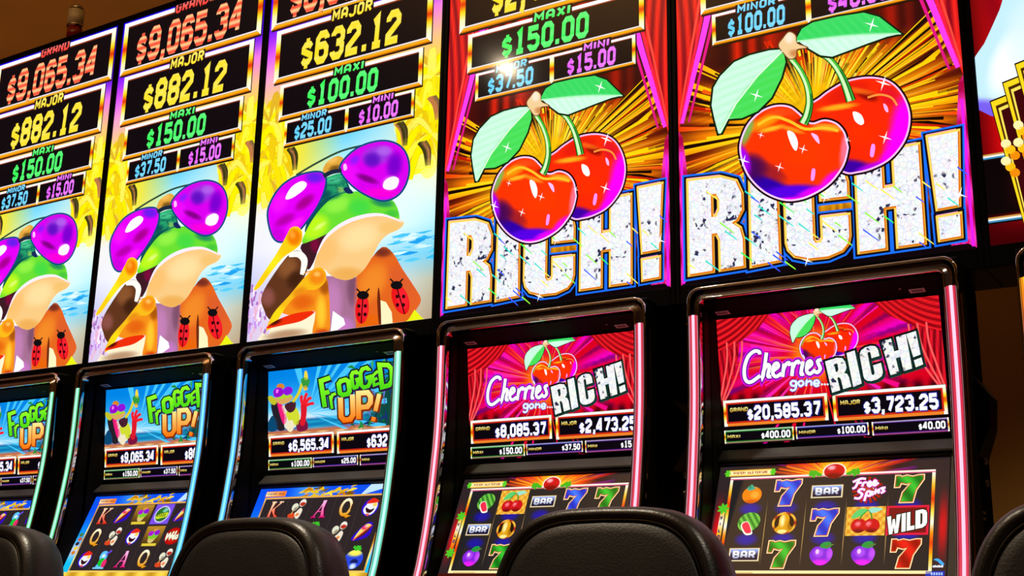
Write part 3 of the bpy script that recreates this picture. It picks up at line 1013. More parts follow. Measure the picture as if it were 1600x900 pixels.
    f.stroke(curve(Z([(325, 195), (360, 178), (398, 172)]), 4), 3.4, (25, 40, 60), 22)
    sh([(405, 245), (425, 240), (445, 262), (420, 264)], (20, 40, 90), 22)
    # raised fingers
    sh([(45, 650), (80, 590), (140, 500), (178, 430), (195, 402), (222, 398), (240, 420), (236, 462), (210, 490), (165, 520), (115, 580), (70, 640)],
       bl((250, 205, 20), [(208, 440, 36, 44, 0, (240, 125, 5), 1.3), (200, 430, 16, 20, 0, (255, 170, 60), .8), (120, 540, 40, 60, 35, (250, 235, 30), .9)]), 23, 3.5)
    sh([(95, 812), (125, 745), (190, 672), (250, 600), (285, 568), (315, 562), (336, 585), (330, 622), (295, 650), (250, 655), (190, 700), (130, 790)],
       bl((245, 185, 25), [(300, 600, 44, 40, -20, (240, 135, 20), 1.2), (300, 588, 18, 14, 0, (255, 205, 110), .8), (140, 750, 40, 50, 40, (250, 220, 20), .9), (230, 660, 40, 24, -30, (225, 130, 20), .8)]), 24, 3.5)
    # red petals
    sh([(95, 806), (140, 772), (215, 745), (290, 738), (240, 775), (170, 792)], bl((235, 45, 10), [(130, 780, 36, 16, -20, (60, 10, 5), .9)]), 25, 4)
    # two red beetles on the jacket
    for (x, y, w_, h_, an) in ((481, 728, 27, 60, 4), (635, 690, 33, 62, -18)):
        q = px(x, y)
        f.ellipse(*q, w_ / 2.571, h_ / 2.571, bl((232, 20, 25), [(x + 8, y, w_, h_, 0, (250, 40, 60), .7)]), 26, 4, ang=math.radians(an))
        f.stroke(Z([(x + h_ * math.sin(math.radians(an)) * .9, y - h_ * .9), (x - h_ * math.sin(math.radians(an)) * .9, y + h_ * .95)]), .9, (40, 5, 10), 27)
        hx, hy = x + 50 * math.sin(math.radians(an)), y - h_ * .92
        f.ellipse(*px(hx, hy), 24 / 2.571, 17 / 2.571, (15, 14, 18), 27)
        for s_ in (-1, 1):
            f.stroke(Z([(hx + 8 * s_, hy - 8), (hx + 26 * s_, hy - 26)]), 1.2, (15, 14, 18), 27)
            for j, (ox, oy) in enumerate(((13, -12), (12, 22))):
                f.ellipse(*px(x + ox * s_, y + oy), 2.6, 3.0, (45, 5, 12), 28)
    f.build('sunglasses_figure', screen)
    return pic


# ------------------------------------------------------------------ the picture at the right edge
def card_picture(screen):
    fr = sign_frame(5)
    a = Art(SW, SH)

    def bgc(x, y):
        c = mix((60, 0, 5), (250, 10, 15), smooth(y / .15 if y < .22 else 1) * smooth((x + .04) / .12))
        if .06 < y < .215:
            c = mix((10, 4, 6), (70, 10, 12), smooth((x - .02) / .1) * (1 - abs(y - .13) / .08))
        return mix(c, (110, 0, 20), .35 + .35 * math.sin(x * 60 + y * 8)) if y > .5 else c
    a.rect(0, 0, SW, SH, bgc, 0, .012)
    for y in (.215, .065):
        for k, c in enumerate(((205, 150, 70), (250, 245, 235), (60, 140, 190), (20, 10, 10))):
            a.rect(0, y - .004 * k - .004, SW, y - .004 * k, c, 1)
    pic = a.build('picture', screen)
    b = Art(SW, SH, fr)
    b.fill([[(1569, -8), (1562, 15), (1550, 42), (1538, 68), (1524, 88), (1515, 95), (1515, 166), (1530, 172), (1548, 181), (1600, 192), (1760, 205), (1800, -90)]],
           blobs((196, 236, 252), [(1575, 100, 34, 70, 20, (250, 254, 255), 1.1), (1540, 172, 60, 22, 5, (120, 95, 240), 1.1), (1610, 60, 50, 80, 0, (225, 245, 255), .8)]), 2, 5)
    b.build('white_glove', screen)
    g = Art(SW, SH, fr)
    for k in range(5):
        ox, oy = 19.5 * k, -29 * k
        pts = [(1546 + ox, 158 + oy), (1622 + ox, 128 + oy), (1682 + ox, 332 + oy), (1604 + ox, 366 + oy)]
        mx, my = sum(p[0] for p in pts) / 4, sum(p[1] for p in pts) / 4
        for n_, (ins, c) in enumerate(((0, (30, 12, 2)), (.02, (255, 215, 30)), (.09, (70, 38, 5)), (.13, (250, 225, 90)), (.17, (60, 6, 10)))):
            g.fill([[(p[0] + (mx - p[0]) * ins * 1.6, p[1] + (my - p[1]) * ins) for p in pts]], c, 4 + 6 * k + n_)
        for j in range(6):
            g.ellipse(1572 + ox + 7 * (j % 3), 225 + oy + 9 * j, 8, 7, ((255, 240, 170), (255, 190, 20), (240, 140, 10))[j % 3], 9 + 6 * k)
    g.build('golden_cards', screen)
    return pic


# ------------------------------------------------------------------ overhead displays
def overhead(i, label, kind, values=None, share=None):
    t = empty('overhead_display', (i * P, 0, H0 - 0.05), label, 'display', 'overhead displays above the machines')
    h = MB()
    b = .0125
    h.box(-.0142, SW + .0142, .004, .20, 0.0, SH + .05 + .022)      # dark box
    # raised bezel around the picture
    h.box(-.0142, -.001, -.006, .006, 0.0, SH + .072)
    h.box(SW + .001, SW + .0142, -.006, .006, 0.0, SH + .072)
    h.box(-.001, SW + .001, -.006, .006, SH + .051, SH + .072)
    h.box(-.001, SW + .001, -.006, .006, 0.0, .049)
    bevel(h.build('housing', M['black'], t), .002, 1)
    s = MB()
    s.box(0, SW, .0005, .004, 0, SH)
    scr = s.build('screen', M['bezel'], t)
    scr.location = (0, 0, .05)
    # small bright screws along the joint
    if share:
        for k in share.children:
            if not k.name.startswith('jackpot_box'):
                clone(k, scr)
    else:
        {'frog': frog_picture, 'cherry': cherry_picture, 'card': card_picture}[kind](scr)
    if values:
        sign_boxes(scr, values)
    return scr


# ------------------------------------------------------------------ upper screens of the machines
Z6 = Zoom(2.904, 1060, 390)
Z2 = Zoom(4.286, 340, 500)


def local_rect(fr, pts):
    q = [fr.pt(*p) for p in pts]       # TL TR BR BL
    return (q[0][0] + q[3][0]) / 2, (q[2][1] + q[3][1]) / 2, (q[1][0] + q[2][0]) / 2, (q[0][1] + q[1][1]) / 2


def upper_boxes(screen, v):
    fr = upper_frame(4)
    big = [('GRAND', [(203, 683), (675, 655), (683, 775), (212, 803)], v[0], (200, 40, 20)), ('MAJOR', [(700, 655), (1215, 607), (1222, 745), (708, 780)], v[1], (200, 40, 20))]
    small = [('MAXI', [(210, 822), (523, 803), (527, 862), (212, 882)], v[2], (40, 130, 40)), ('MINOR', [(535, 803), (865, 785), (865, 840), (535, 860)], v[3], (25, 25, 140)),
             ('MINI', [(880, 782), (1228, 762), (1232, 826), (880, 842)], v[4], (60, 20, 110))]
    for title, z, amount, trim in big + small:
        x0, y0, x1, y1 = local_rect(fr, Z6(z))
        a = Art(UW, UH)
        h = y1 - y0
        isbig = title in ('GRAND', 'MAJOR')
        b = h * (.13 if isbig else .12)
        a.rect(x0 - .001, y0 - .002, x1 + .001, y1 + .001, (20, 8, 5), 12)
        a.rect(x0, y0, x1, y1, (255, 245, 240) if isbig else mix(trim, (255, 255, 255), .55), 13)
        a.rect(x0, y0, x1, y0 + b, (235, 130, 40) if isbig else mix(trim, (255, 120, 160), .5), 14)
        g = side_grad(y0, y1)
        a.rect(x0, y0, x0 + b, y1, g, 15, h / 10)
        a.rect(x1 - b, y0, x1, y1, g, 15, h / 10)
        a.rect(x0 + b * .8, y0 + b * .8, x1 - b * .8, y1 - b * .8, trim, 16)
        a.rect(x0 + b * 1.3, y0 + b * 1.3, x1 - b * 1.3, y1 - b * 1.3, (9, 6, 14), 17)
        th = h * (.16 if isbig else .26)
        ty = y1 - (b * 2.3 + th if isbig else h * .62)
        tw = (.046 if title != 'MINI' else .03) if isbig else (.040 if title != 'MINI' else .028) * (.82 if title == 'MAXI' else 1)
        for q in text_polys(title, x0 + b * 2, ty, x0 + b * 2 + tw, th, .85, 1.9, .05):
            a.fill([q], lambda x, y: mix((180, 130, 20), (255, 250, 160), (y - ty) / th), 18)
        n = len(amount)
        cw = h * (.318 if isbig else .385)
        tot = cw * (n - 1.0)
        ah = h * (.56 if isbig else .58)
        ax1 = x1 - b * 2.2
        ay = y0 + h * (.18 if isbig else .21)
        if isbig:
            for q in text_polys(amount, ax1 - tot - .002, ay - .0025, ax1 + .0025, ah + .005, 1.2, 1.45, .03):
                a.fill([q], (40, 40, 150), 18)
        for q in text_polys(amount, ax1 - tot, ay, ax1, ah, .92, 1.62, .03):
            a.fill([q], (252, 252, 255), 19)
        a.build('jackpot_box', screen)


def cherry_upper(screen):
    fr = upper_frame(4)
    rnd = random.Random(11)
    a = Art(UW, UH)
    cx, cy = .255, .20

    def bgc(x, y):
        d = math.hypot(x - cx, y - cy)
        an = math.atan2(y - cy, x - cx)
        s_ = .5 + .5 * math.sin(an * 23 + 2 * math.sin(an * 7))
        c = mix((215, 0, 30), (240, 0, 190), s_ * smooth((d - .05) / .1) * smooth((y - .12) / .05))
        c = mix(c, (90, 0, 90), smooth((math.sin(an * 31 + 1) - .3) / .5) * .6 * smooth((d - .08) / .08))
        c = mix(c, (255, 130, 10), smooth((.085 - d) / .05))
        fold = .5 + .5 * math.sin(x * 180)
        c = mix(c, mix((40, 0, 8), (190, 5, 25), fold), smooth((.135 - y) / .03) * smooth((abs(x - .28) - .06) / .05))
        return c
    a.rect(0, .095, UW, UH, bgc, 0, .006)
    a.rect(0, 0, UW, .100, (12, 4, 8), 0)
    rays(a, cx, cy, 1, 70, .05, .24, [[(0, (255, 190, 30)), (.4, (250, 20, 90)), (1, (230, 0, 160))], [(0, (255, 60, 120)), (1, (255, 0, 220))], [(0, (230, 10, 40)), (1, (110, 0, 110))], [(0, (255, 140, 20)), (.5, (240, 10, 40)), (1, (180, 0, 60))]], rnd, .006, .03)
    # swag curtains
    for s_ in (0, 1):
        X = (lambda u: u) if s_ == 0 else (lambda u: UW - u)

        def sw(x, y, s_=s_):
            u = x if s_ == 0 else UW - x
            return mix((120, 0, 12), (255, 30, 40), .5 + .5 * math.sin((y - .55 * u * u * 6 - .25 * u) * 420))
        a.fill([[(X(0), UH), (X(.145), UH), (X(.115), .275), (X(.07), .250), (X(0), .228)]], sw, 5, .005)

        def leg(x, y, s_=s_):
            u = x if s_ == 0 else UW - x
            return mix((90, 0, 12), (250, 25, 45), .5 + .5 * math.sin((u + .5 * (y - .1) * (y - .1)) * 460))
        a.fill([[(X(0), .232), (X(.065), .248), (X(.06), .215), (X(.04), .155), (X(.012), .10), (X(0), .10)]], leg, 4, .005)
        for k in range(3):
            a.stroke(curve([(X(.072 - .02 * k), .25), (X(.066 - .018 * k), .205), (X(.046 - .014 * k), .155), (X(.018 - .006 * k), .108)], 5), .0022, (255, 90, 90), 6)
    pic = a.build('picture', screen)
    c = Art(UW, UH, fr)
    # small pair of cherries: two fixed points of the drawing give scale and place
    A0, B0 = (1237, 72), (1255, 312)
    A1, B1 = Z6([(632, 285)])[0], Z6([(650, 500)])[0]
    k = .40 * 2.904 * .76
    sx = sy = (Z6([(820, 0)])[0][0] - Z6([(556, 0)])[0][0]) / (1422 - 1157)

    def tf(p):
        return (A1[0] + (p[0] - A0[0]) * sx, A1[1] + (p[1] - A0[1]) * sx * 1.0)
    cherries(c, 12, 5, tf, 2.6)
    c.build('cherry_pair', screen)
    t = Art(UW, UH, fr)
    g = Art(UW, UH, fr)
    for ch, q in (('R', [(700, 650), (787, 622), (752, 482), (668, 508)]), ('I', [(796, 624), (834, 608), (802, 458), (765, 470)]), ('C', [(848, 606), (936, 580), (902, 428), (820, 454)]),
                  ('H', [(965, 570), (1063, 540), (1034, 384), (922, 418)]), ('!', [(1076, 536), (1116, 520), (1079, 370), (1036, 384)])):
        loops = [[bil(Z6(q), x, y) for x, y in l] for l in HEAVY[ch]]
        for l in loops:
            t.stroke(l, 3.4, (12, 16, 20), 26, True)
            t.stroke([(x + 2, y + 2) for x, y in l], 2.6, (20, 60, 50), 26, True)
        g.fill(loops, (255, 255, 248), 28)
    for k_, l in enumerate([
        [(372, 476), (368, 464), (347, 462), (318, 488), (302, 540), (306, 588), (330, 602), (374, 572)],
        [(402, 468), (394, 530), (384, 584), (390, 550), (406, 524), (416, 532), (409, 574), (424, 576)],
        [(430, 552), (455, 532), (450, 516), (436, 526), (431, 562), (446, 577), (470, 562)],
        [(482, 518), (475, 578)], [(478, 548), (490, 522), (504, 514), (508, 528)], [(524, 512), (517, 574)], [(520, 542), (532, 516), (546, 508), (551, 520)],
        [(568, 508), (559, 562), (572, 564)], [(583, 542), (606, 522), (601, 506), (588, 516), (585, 552), (600, 564), (622, 546)],
        [(652, 500), (634, 508), (646, 540), (632, 558), (616, 548)], [(570, 486), (573, 484)]]):
        l = curve(Z6(l), 4)
        t.stroke(l, 6.6, (205, 20, 215), 24)
        t.stroke(l, 4.3, (70, 0, 130), 25)
        t.stroke(l, 2.8, (255, 250, 255), 26)
    for l in ([(535, 600), (522, 596), (512, 606), (518, 618), (534, 616), (537, 600), (535, 630), (522, 640), (510, 634)],
              [(556, 596), (546, 606), (556, 620), (570, 610), (566, 598), (556, 596)], [(582, 620), (584, 596), (586, 602), (600, 596), (606, 604), (605, 618)],
              [(618, 608), (640, 606), (634, 594), (620, 598), (618, 612), (628, 620), (642, 614)]):
        l = curve(Z6(l), 4)
        t.stroke(l, 2.6, (30, 60, 190), 24)
        t.stroke(l, 1.7, (225, 240, 255), 26)
    for x in (654, 667, 680):
        t.ellipse(*Z6([(x, 612)])[0], 1.7, 1.7, (225, 240, 255), 26, n=10)
    t.build('lettering', screen)
    g.build('glitter_lettering', screen, M['glitter'])


def in_quad_strokes(ch, quad, hw, Z):
    """glyph stretched into a quad given in the zoomed picture (TL, TR, BR, BL)"""
    q = [quad[3], quad[2], quad[1], quad[0]]
    W_ = max(WID.get(ch, 4), 1.2)
    out = []
    for pl in GLYPH[ch]:
        pts = [bil(q, .12 + .76 * x / W_, .08 + .84 * y / 6) for x, y in pl]
        out.append(Z(pts))
    return out


def frog_upper(screen):
    fr = upper_frame(2)
    rnd = random.Random(21)
    a = Art(UW, UH)

    def bgc(x, y):
        c = mix((120, 220, 250), (0, 130, 225), smooth((y - .13) / .17))
        c = mix(c, (215, 235, 250), smooth((.20 - y) / .05) * smooth((.36 - x) / .2))
        if y < .155:
            c = mix((10, 105, 170), (30, 160, 200), .5 + .5 * math.sin(y * 420 + x * 25))
        if y < .122:
            c = (190, 110, 70)
        c = mix(c, (12, 70, 60), smooth((x - .36) / .1) * smooth((.27 - y) / .06))
        return c
    a.rect(0, .095, UW, UH, bgc, 0, .008)
    a.rect(0, 0, UW, .102, (10, 8, 12), 0)
    for k in range(16):
        an = rnd.uniform(-.4, 2.2)
        a.fill([[(.17, .17), (.17 + .3 * math.cos(an), .17 + .3 * math.sin(an)), (.17 + .3 * math.cos(an + .05), .17 + .3 * math.sin(an + .05))]], (70, 195, 245), 1)
    for k in range(70):
        x, y = rnd.uniform(.33, .54), rnd.uniform(.115, .30)
        an = rnd.uniform(0, 6.28)
        l_ = rnd.uniform(.015, .05)
        a.stroke([(x, y), (x + math.cos(an) * l_ * .5, y + math.sin(an) * l_ * .5 + .004), (x + math.cos(an) * l_, y + math.sin(an) * l_)], .004, rnd.choice([(15, 95, 70), (10, 60, 70), (30, 140, 60), (20, 50, 110), (60, 170, 90), (90, 120, 190)]), 2 + k % 3, taper=lambda t: .2 + math.sin(3.1 * t))
    a.rect(0, .100, UW, .114, lambda x, y: mix((200, 120, 80), (240, 190, 130), .5 + .5 * math.sin(x * 90)), 3, .008)
    a.build('picture', screen)
    f = Art(UW, UH, fr)

    def sh(pts, col, lay, res=None):
        f.fill([curve(Z2(pts), 3, True)], col, lay, res)
    sh([(340, 690), (370, 640), (400, 690), (395, 740), (345, 745)], (10, 70, 110), 6)
    sh([(360, 560), (410, 545), (450, 600), (470, 690), (440, 740), (400, 730), (375, 650)], (35, 30, 40), 6)
    sh([(400, 550), (430, 560), (465, 660), (445, 700), (420, 640)], (235, 30, 120), 7)
    sh([(430, 580), (480, 570), (545, 610), (555, 680), (500, 730), (450, 720), (450, 640)], (225, 225, 210), 7)
    sh([(460, 620), (520, 580), (550, 640), (540, 700), (490, 690)], (205, 215, 50), 8)
    sh([(470, 690), (500, 670), (515, 710), (495, 750), (468, 735)], (235, 225, 190), 9)
    sh([(530, 690), (570, 660), (605, 690), (600, 735), (540, 745)], (120, 20, 60), 8)
    sh([(450, 570), (520, 545), (520, 600), (480, 620)], (70, 30, 45), 9)
    f.stroke(curve(Z2([(505, 550), (540, 500), (560, 450), (572, 420)]), 4), 2.2, (215, 205, 40), 9)
    sh([(560, 400), (590, 385), (620, 405), (605, 450), (580, 455)], (50, 150, 60), 10)
    sh([(585, 345), (600, 345), (607, 395), (582, 395)], (235, 215, 60), 10)
    sh([(575, 450), (595, 440), (605, 465), (585, 472)], (245, 180, 60), 10)
    # red waving hand
    sh([(560, 560), (590, 550), (600, 600), (585, 700), (555, 700), (560, 630)], (215, 25, 40), 9)
    for l in ([(572, 570), (562, 530), (568, 505)], [(580, 560), (588, 520), (600, 490)], [(588, 565), (610, 530), (632, 522)], [(590, 575), (620, 562), (648, 558)]):
        f.stroke(curve(Z2(l), 4), 2.3, (235, 30, 45), 10)
    # head
    sh([(385, 520), (420, 500), (490, 500), (505, 520), (480, 550), (430, 565), (395, 545)], (215, 165, 90), 10)
    sh([(340, 515), (365, 510), (400, 545), (380, 570), (350, 550)], (190, 190, 40), 9)
    sh([(390, 505), (440, 488), (500, 505), (470, 520), (410, 530)], (170, 210, 40), 11)
    sh([(375, 480), (395, 455), (430, 455), (445, 490), (420, 515), (385, 515)], (150, 10, 200), 12)
    sh([(440, 470), (470, 445), (500, 455), (503, 485), (470, 505), (445, 495)], (140, 20, 215), 12)
    sh([(398, 440), (425, 425), (450, 440), (440, 460), (410, 465)], (215, 130, 30), 11)
    sh([(395, 470), (410, 465), (408, 485), (396, 490)], (245, 120, 255), 13)
    f.build('waving_figure', screen)
    t = Art(UW, UH, fr)
    G = [('F', [(682, 395), (766, 365), (778, 590), (716, 602)]), ('r', [(750, 500), (800, 482), (806, 590), (766, 606)]), ('O', [(800, 408), (886, 384), (900, 500), (815, 516)]),
         ('G', [(890, 348), (948, 334), (950, 452), (904, 470)]), ('G', [(948, 325), (1024, 300), (1036, 448), (958, 472)]), ('E', [(1036, 372), (1080, 330), (1092, 430), (1046, 446)]), ('D', [(1072, 285), (1182, 292), (1182, 440), (1096, 468)])]
    U = [('U', [(812, 508), (918, 480), (924, 676), (818, 690)]), ('P', [(932, 476), (1042, 466), (1034, 672), (936, 682)]), ('!', [(1062, 482), (1116, 476), (1078, 676), (1006, 690)])]
    for lst, hw, c0, c1 in ((G, 3.5, (70, 210, 20), (150, 255, 40)), (U, 3.9, (245, 110, 10), (255, 240, 150))):
        for ch, q in lst:
            k = .62 if ch in 'rE' else (.85 if ch in 'G!' else 1)
            ys = [p[1] for p in Z2(q)]
            y0, y1 = max(ys), min(ys)
            for l in in_quad_strokes(ch, q, hw, Z2):
                t.stroke(l, hw * k + 2.3, (10, 30, 18) if lst is G else (70, 20, 10), 12)
                t.stroke([(x + 1.6, y + 1.8) for x, y in l], hw * k + 1.2, (40, 15, 60) if lst is G else (130, 40, 5), 13)
                t.stroke(l, hw * k, (lambda x, y, a_=y0, b_=y1, c0=c0, c1=c1: mix(c0, c1, (a_ - y) / (a_ - b_))), 14, res=4)
    t.build('lettering', screen)


# ------------------------------------------------------------------ lower screens: reel symbols
GX0, GX1, GY0, GY1 = .043, .502, .037, .268
CW, CH = (GX1 - GX0) / 5, (GY1 - GY0) / 3


def cell(c, r):
    return GX0 + CW * (c + .5) + (.006 if c == 0 else -.002 if c == 4 else 0), GY1 - CH * (r + .5)


def symbol(scr, kind, c, r):
    a = Art(LW, LH)
    a.base = 8
    x, y = cell(c, r)
    k = .058 / 2

    def pts(l, s=1.0):
        return [(x + u * k * s, y + v * k * s) for u, v in l]

    def sh(l, col, lay, res=None, n=3):
        a.fill([curve(pts(l), n, True)], col, lay, res)

    def seven(c0, c1):
        l = pts([((u - .5) * 2.0, (v - .5) * 2.15) for u, v in HEAVY['7'][0]])
        a.stroke(l, .0052, (40, 15, 5), 4, True)
        a.stroke(l, .0040, (255, 225, 170), 5, True)
        a.stroke(l, .0016, (200, 60, 20), 6, True)
        a.fill([l], lambda X, Y: mix(c0, c1, .5 + .5 * math.sin((X - x) * 120 + (Y - y) * 90)), 7, .006)

    def letter(strokes, c0, c1, rim):
        for l, hw, _ in strokes:
            a.stroke(pts(l), hw * k + .0022, rim, 4)
        for l, hw, _ in strokes:
            a.stroke(pts(l), hw * k, lambda X, Y: mix(c0, c1, (Y - y) / k * .5 + .5), 5, .006)
    if kind == 'blue_seven':
        seven((10, 40, 190), (60, 120, 255))
    elif kind == 'green_seven':
        seven((0, 110, 20), (60, 200, 50))
    elif kind == 'red_seven':
        seven((150, 5, 5), (240, 30, 20))
    elif kind == 'bar':
        a.rect(x - .037, y - .017, x + .037, y + .017, (150, 120, 60), 4)
        a.rect(x - .0355, y - .0155, x + .0355, y + .0155, (245, 235, 200), 5)
        a.rect(x - .033, y - .0135, x + .033, y + .0135, lambda X, Y: mix((10, 12, 50), (150, 175, 240), smooth((Y - y + .004) / .016)), 6, .004)
        for q in text_polys('BAR', x - .027, y - .0095, x + .027, .019, .95, 1.8):
            a.fill([q], lambda X, Y: mix((150, 160, 200), (252, 252, 255), (Y - y + .009) / .012), 8)
        for q in text_polys('BAR', x - .028, y - .0115, x + .028, .021, 1.5, 1.3):
            a.fill([q], (14, 14, 40), 7)
    elif kind == 'plum':
        sh([(0, .62), (.55, .62), (.88, .15), (.75, -.45), (.3, -.85), (-.25, -.88), (-.75, -.45), (-.88, .1), (-.5, .6)], blobs((130, 30, 215), [(x - .2 * k, y + .1 * k, .5 * k, .5 * k, 0, (190, 90, 250), .8), (x, y - .8 * k, 1.1 * k, .5 * k, 0, (235, 30, 240), 1.1), (x + .7 * k, y, .4 * k, .7 * k, 0, (215, 90, 255), .8)]), 5, .004)
        sh([(-.15, .6), (.1, .95), (.6, 1.0), (.75, .62), (.35, .45)], (20, 150, 60), 7)
        a.stroke(pts([(.3, .6), (.9, .78)]), .0018, (90, 120, 60), 8)
        a.ellipse(x - .3 * k, y + .2 * k, .14 * k, .2 * k, (240, 200, 255), 7)
    elif kind == 'orange':
        a.ellipse(x, y - .1 * k, .82 * k, .76 * k, blobs((250, 130, 10), [(x + .25 * k, y - .1 * k, .5 * k, .45 * k, 0, (255, 175, 60), .9), (x, y - .8 * k, k, .4 * k, 0, (200, 80, 0), .8)]), 5, .004)
        sh([(-.5, .5), (-.1, .85), (.15, .55), (.4, .6), (.05, .35), (-.25, .3)], (30, 170, 140), 7)
        a.stroke(pts([(-.2, .5), (-.25, .8)]), .0016, (30, 120, 60), 8)
    elif kind == 'watermelon':
        a.ellipse(x + .05 * k, y + .15 * k, .95 * k, .82 * k, lambda X, Y: mix((20, 110, 25), (130, 215, 80), .5 + .5 * math.sin((X - x) * 420 + (Y - y) * 260)), 5, .003, ang=.5)
        sh([(-.6, -.1), (-.05, .2), (.45, -.75), (.25, -.98), (-.2, -.9)], (245, 250, 235), 7)
        sh([(-.5, -.1), (-.05, .14), (.35, -.66), (.15, -.84), (-.15, -.76)], (240, 45, 75), 8)
    elif kind == 'bell':
        a.ellipse(x, y, .98 * k, .95 * k, lambda X, Y: mix((150, 20, 10), (255, 190, 60), smooth(abs(math.sin(math.atan2(Y - y, X - x) * 2.5)))), 5, .004)
        a.ellipse(x, y, .80 * k, .78 * k, (30, 12, 6), 6)
        sh([(-.75, -.55), (-.45, -.2), (-.4, .5), (-.05, .85), (.35, .6), (.45, -.1), (.75, -.5), (.3, -.78), (-.4, -.78)], blobs((225, 160, 20), [(x - .15 * k, y + .2 * k, .25 * k, .7 * k, 0, (255, 245, 170), 1), (x + .5 * k, y - .2 * k, .3 * k, .6 * k, 0, (150, 90, 10), .8)]), 7, .004)
        a.ellipse(x - .1 * k, y - .72 * k, .38 * k, .16 * k, (255, 235, 140), 8)
    elif kind == 'cherry':
        a.rect(x - .043, y - .034, x + .043, y + .036, lambda X, Y: mix((215, 130, 20), (255, 215, 90), .5 + .5 * math.sin(X * 330) * math.sin(Y * 330)), 4, .004)
        for s_ in (-1, 1):
            a.ellipse(x + .48 * k * s_, y - .35 * k, .62 * k, .6 * k, blobs((205, 10, 25), [(x + .4 * k * s_ - .15 * k, y - .2 * k, .25 * k, .25 * k, 0, (255, 140, 150), 1), (x + .5 * k * s_, y - .9 * k, .7 * k, .4 * k, 0, (110, 0, 15), .9)]), 6 + s_, .004)
            a.stroke(curve(pts([(.48 * s_, .15), (.3 * s_ + .1, .6), (.15, .95)]), 4), .0016, (40, 140, 40), 8)
        sh([(.1, .95), (-.5, 1.05), (-1.0, .55), (-1.0, .25), (-.4, .45)], (90, 205, 110), 8)
        sh([(.15, .95), (.6, 1.15), (1.25, 1.0), (.8, .75), (.4, .7)], (150, 225, 200), 8)
    elif kind == 'wild_red':
        a.rect(x - .045, y - .034, x + .045, y + .036, (225, 20, 60), 4)
        a.rect(x - .040, y - .029, x + .040, y + .031, (120, 10, 20), 5)
        for ch, u0, u1 in (('W', -1.45, -.45), ('I', -.38, -.08), ('L', 0, .55), ('D', .62, 1.45)):
            q = pts([(u0, -.85 + .22 * u0), (u1, -.85 + .22 * u1), (u1 - .05, .65 + .22 * u1), (u0 - .05, .65 + .22 * u0)])
            loops = [[bil(q, u, v) for u, v in l] for l in HEAVY[ch]]
            for l in loops:
                a.stroke(l, .0022, (10, 30, 20), 6, True)
            a.fill(loops, (255, 252, 245), 7)
    elif kind == 'free_spins':
        for j in range(18):
            an = j * .349
            a.fill([pts([(0, 0), (1.2 * math.cos(an), 1.15 * math.sin(an)), (1.2 * math.cos(an + .2), 1.15 * math.sin(an + .2))])], lambda X, Y: mix((255, 90, 20), (150, 8, 5), math.hypot(X - x, Y - y) / (1.2 * k)), 4, .008)
        L_ = [[(-1.2, .72), (-.6, 1.0), (-.2, .95)], [(-.72, .95), (-.95, .3), (-1.2, .15)], [(-.95, .6), (-.5, .66)], [(-.45, .3), (-.35, .62), (-.1, .66)], [(-.05, .45), (.2, .6), (.1, .72), (-.03, .5), (.1, .3), (.3, .45)], [(.35, .5), (.6, .68), (.5, .8), (.37, .55), (.5, .36), (.8, .6)],
              [(-.2, .0), (-.5, .1), (-.7, -.1), (-.4, -.35), (-.6, -.7), (-1.0, -.65)], [(-.2, -.95), (-.05, -.2), (.2, -.15), (.2, -.5), (-.1, -.45)], [(.38, -.1), (.33, -.42), (.45, -.35)], [(.55, -.4), (.6, -.05), (.62, -.2), (.85, -.02), (.82, -.35)], [(1.35, .15), (1.05, .1), (1.25, -.15), (1.0, -.3)], [(.4, .12), (.43, .14)]]
        for l in L_:
            a.stroke(curve(pts(l), 3), .0042, (190, 10, 170), 6)
            a.stroke(curve(pts(l), 3), .0026, (255, 240, 255), 7)
    elif kind == 'king':
        letter([([(-.55, -.9), (-.40, .95)], .2, 0), ([(-.42, 0), (.6, .92)], .09, 0), ([(-.25, .15), (.5, -.9)], .22, 0), ([(-.85, -.92), (-.2, -.92)], .08, 0), ([(-.7, .95), (-.1, .95)], .08, 0), ([(.3, .95), (.85, .95)], .08, 0), ([(.15, -.92), (.85, -.92)], .08, 0)], (225, 40, 20), (255, 220, 180), (70, 20, 15))
    elif kind == 'ace':
        letter([([(-.65, -.9), (.25, .95)], .09, 0), ([(.25, .95), (.5, -.9)], .23, 0), ([(-.35, -.25), (.4, -.25)], .08, 0), ([(-.9, -.92), (-.35, -.92)], .08, 0), ([(.15, -.92), (.85, -.92)], .08, 0)], (225, 15, 110), (255, 190, 235), (70, 5, 50))
    elif kind == 'queen':
        ov = [(.62 * math.cos(t * .393) + .05, .85 * math.sin(t * .393) + .1) for t in range(17)]
        letter([(ov, .15, 0), ([(-.25, -.65), (.1, -.62), (.45, -.95), (.75, -.85)], .12, 0)], (225, 140, 10), (250, 250, 220), (70, 40, 5))
    elif kind == 'maraca':
        for cx_, cy_, c_, an in ((-.3, .3, (225, 225, 200), 0), (.55, .75, (235, 230, 215), 0)):
            a.ellipse(x + cx_ * k, y + cy_ * k, .42 * k, .44 * k, blobs(c_, [(x + (cx_ + .2) * k, y + (cy_ - .25) * k, .4 * k, .35 * k, 0, (120, 110, 90), .8)]), 6, .004)
        sh([(.2, .62), (.55, .40), (.95, .62), (.75, .82), (.4, .82)], (190, 45, 30), 7)
        sh([(.1, -.2), (.45, .2), (.8, -.1), (.6, -.95), (.15, -.9), (-.1, -.4)], blobs((235, 225, 205), [(x + .3 * k, y - .55 * k, .3 * k, .2 * k, 30, (235, 110, 20), 1.2)]), 5, .004)
        sh([(-.9, -.5), (-.4, -.35), (-.1, -.45), (0, -.9), (-.5, -.95), (-.85, -.85)], (215, 70, 30), 5)
        a.stroke(pts([(-.35, 0), (-.55, -.5)]), .002, (200, 150, 90), 6)
    elif kind == 'cone':
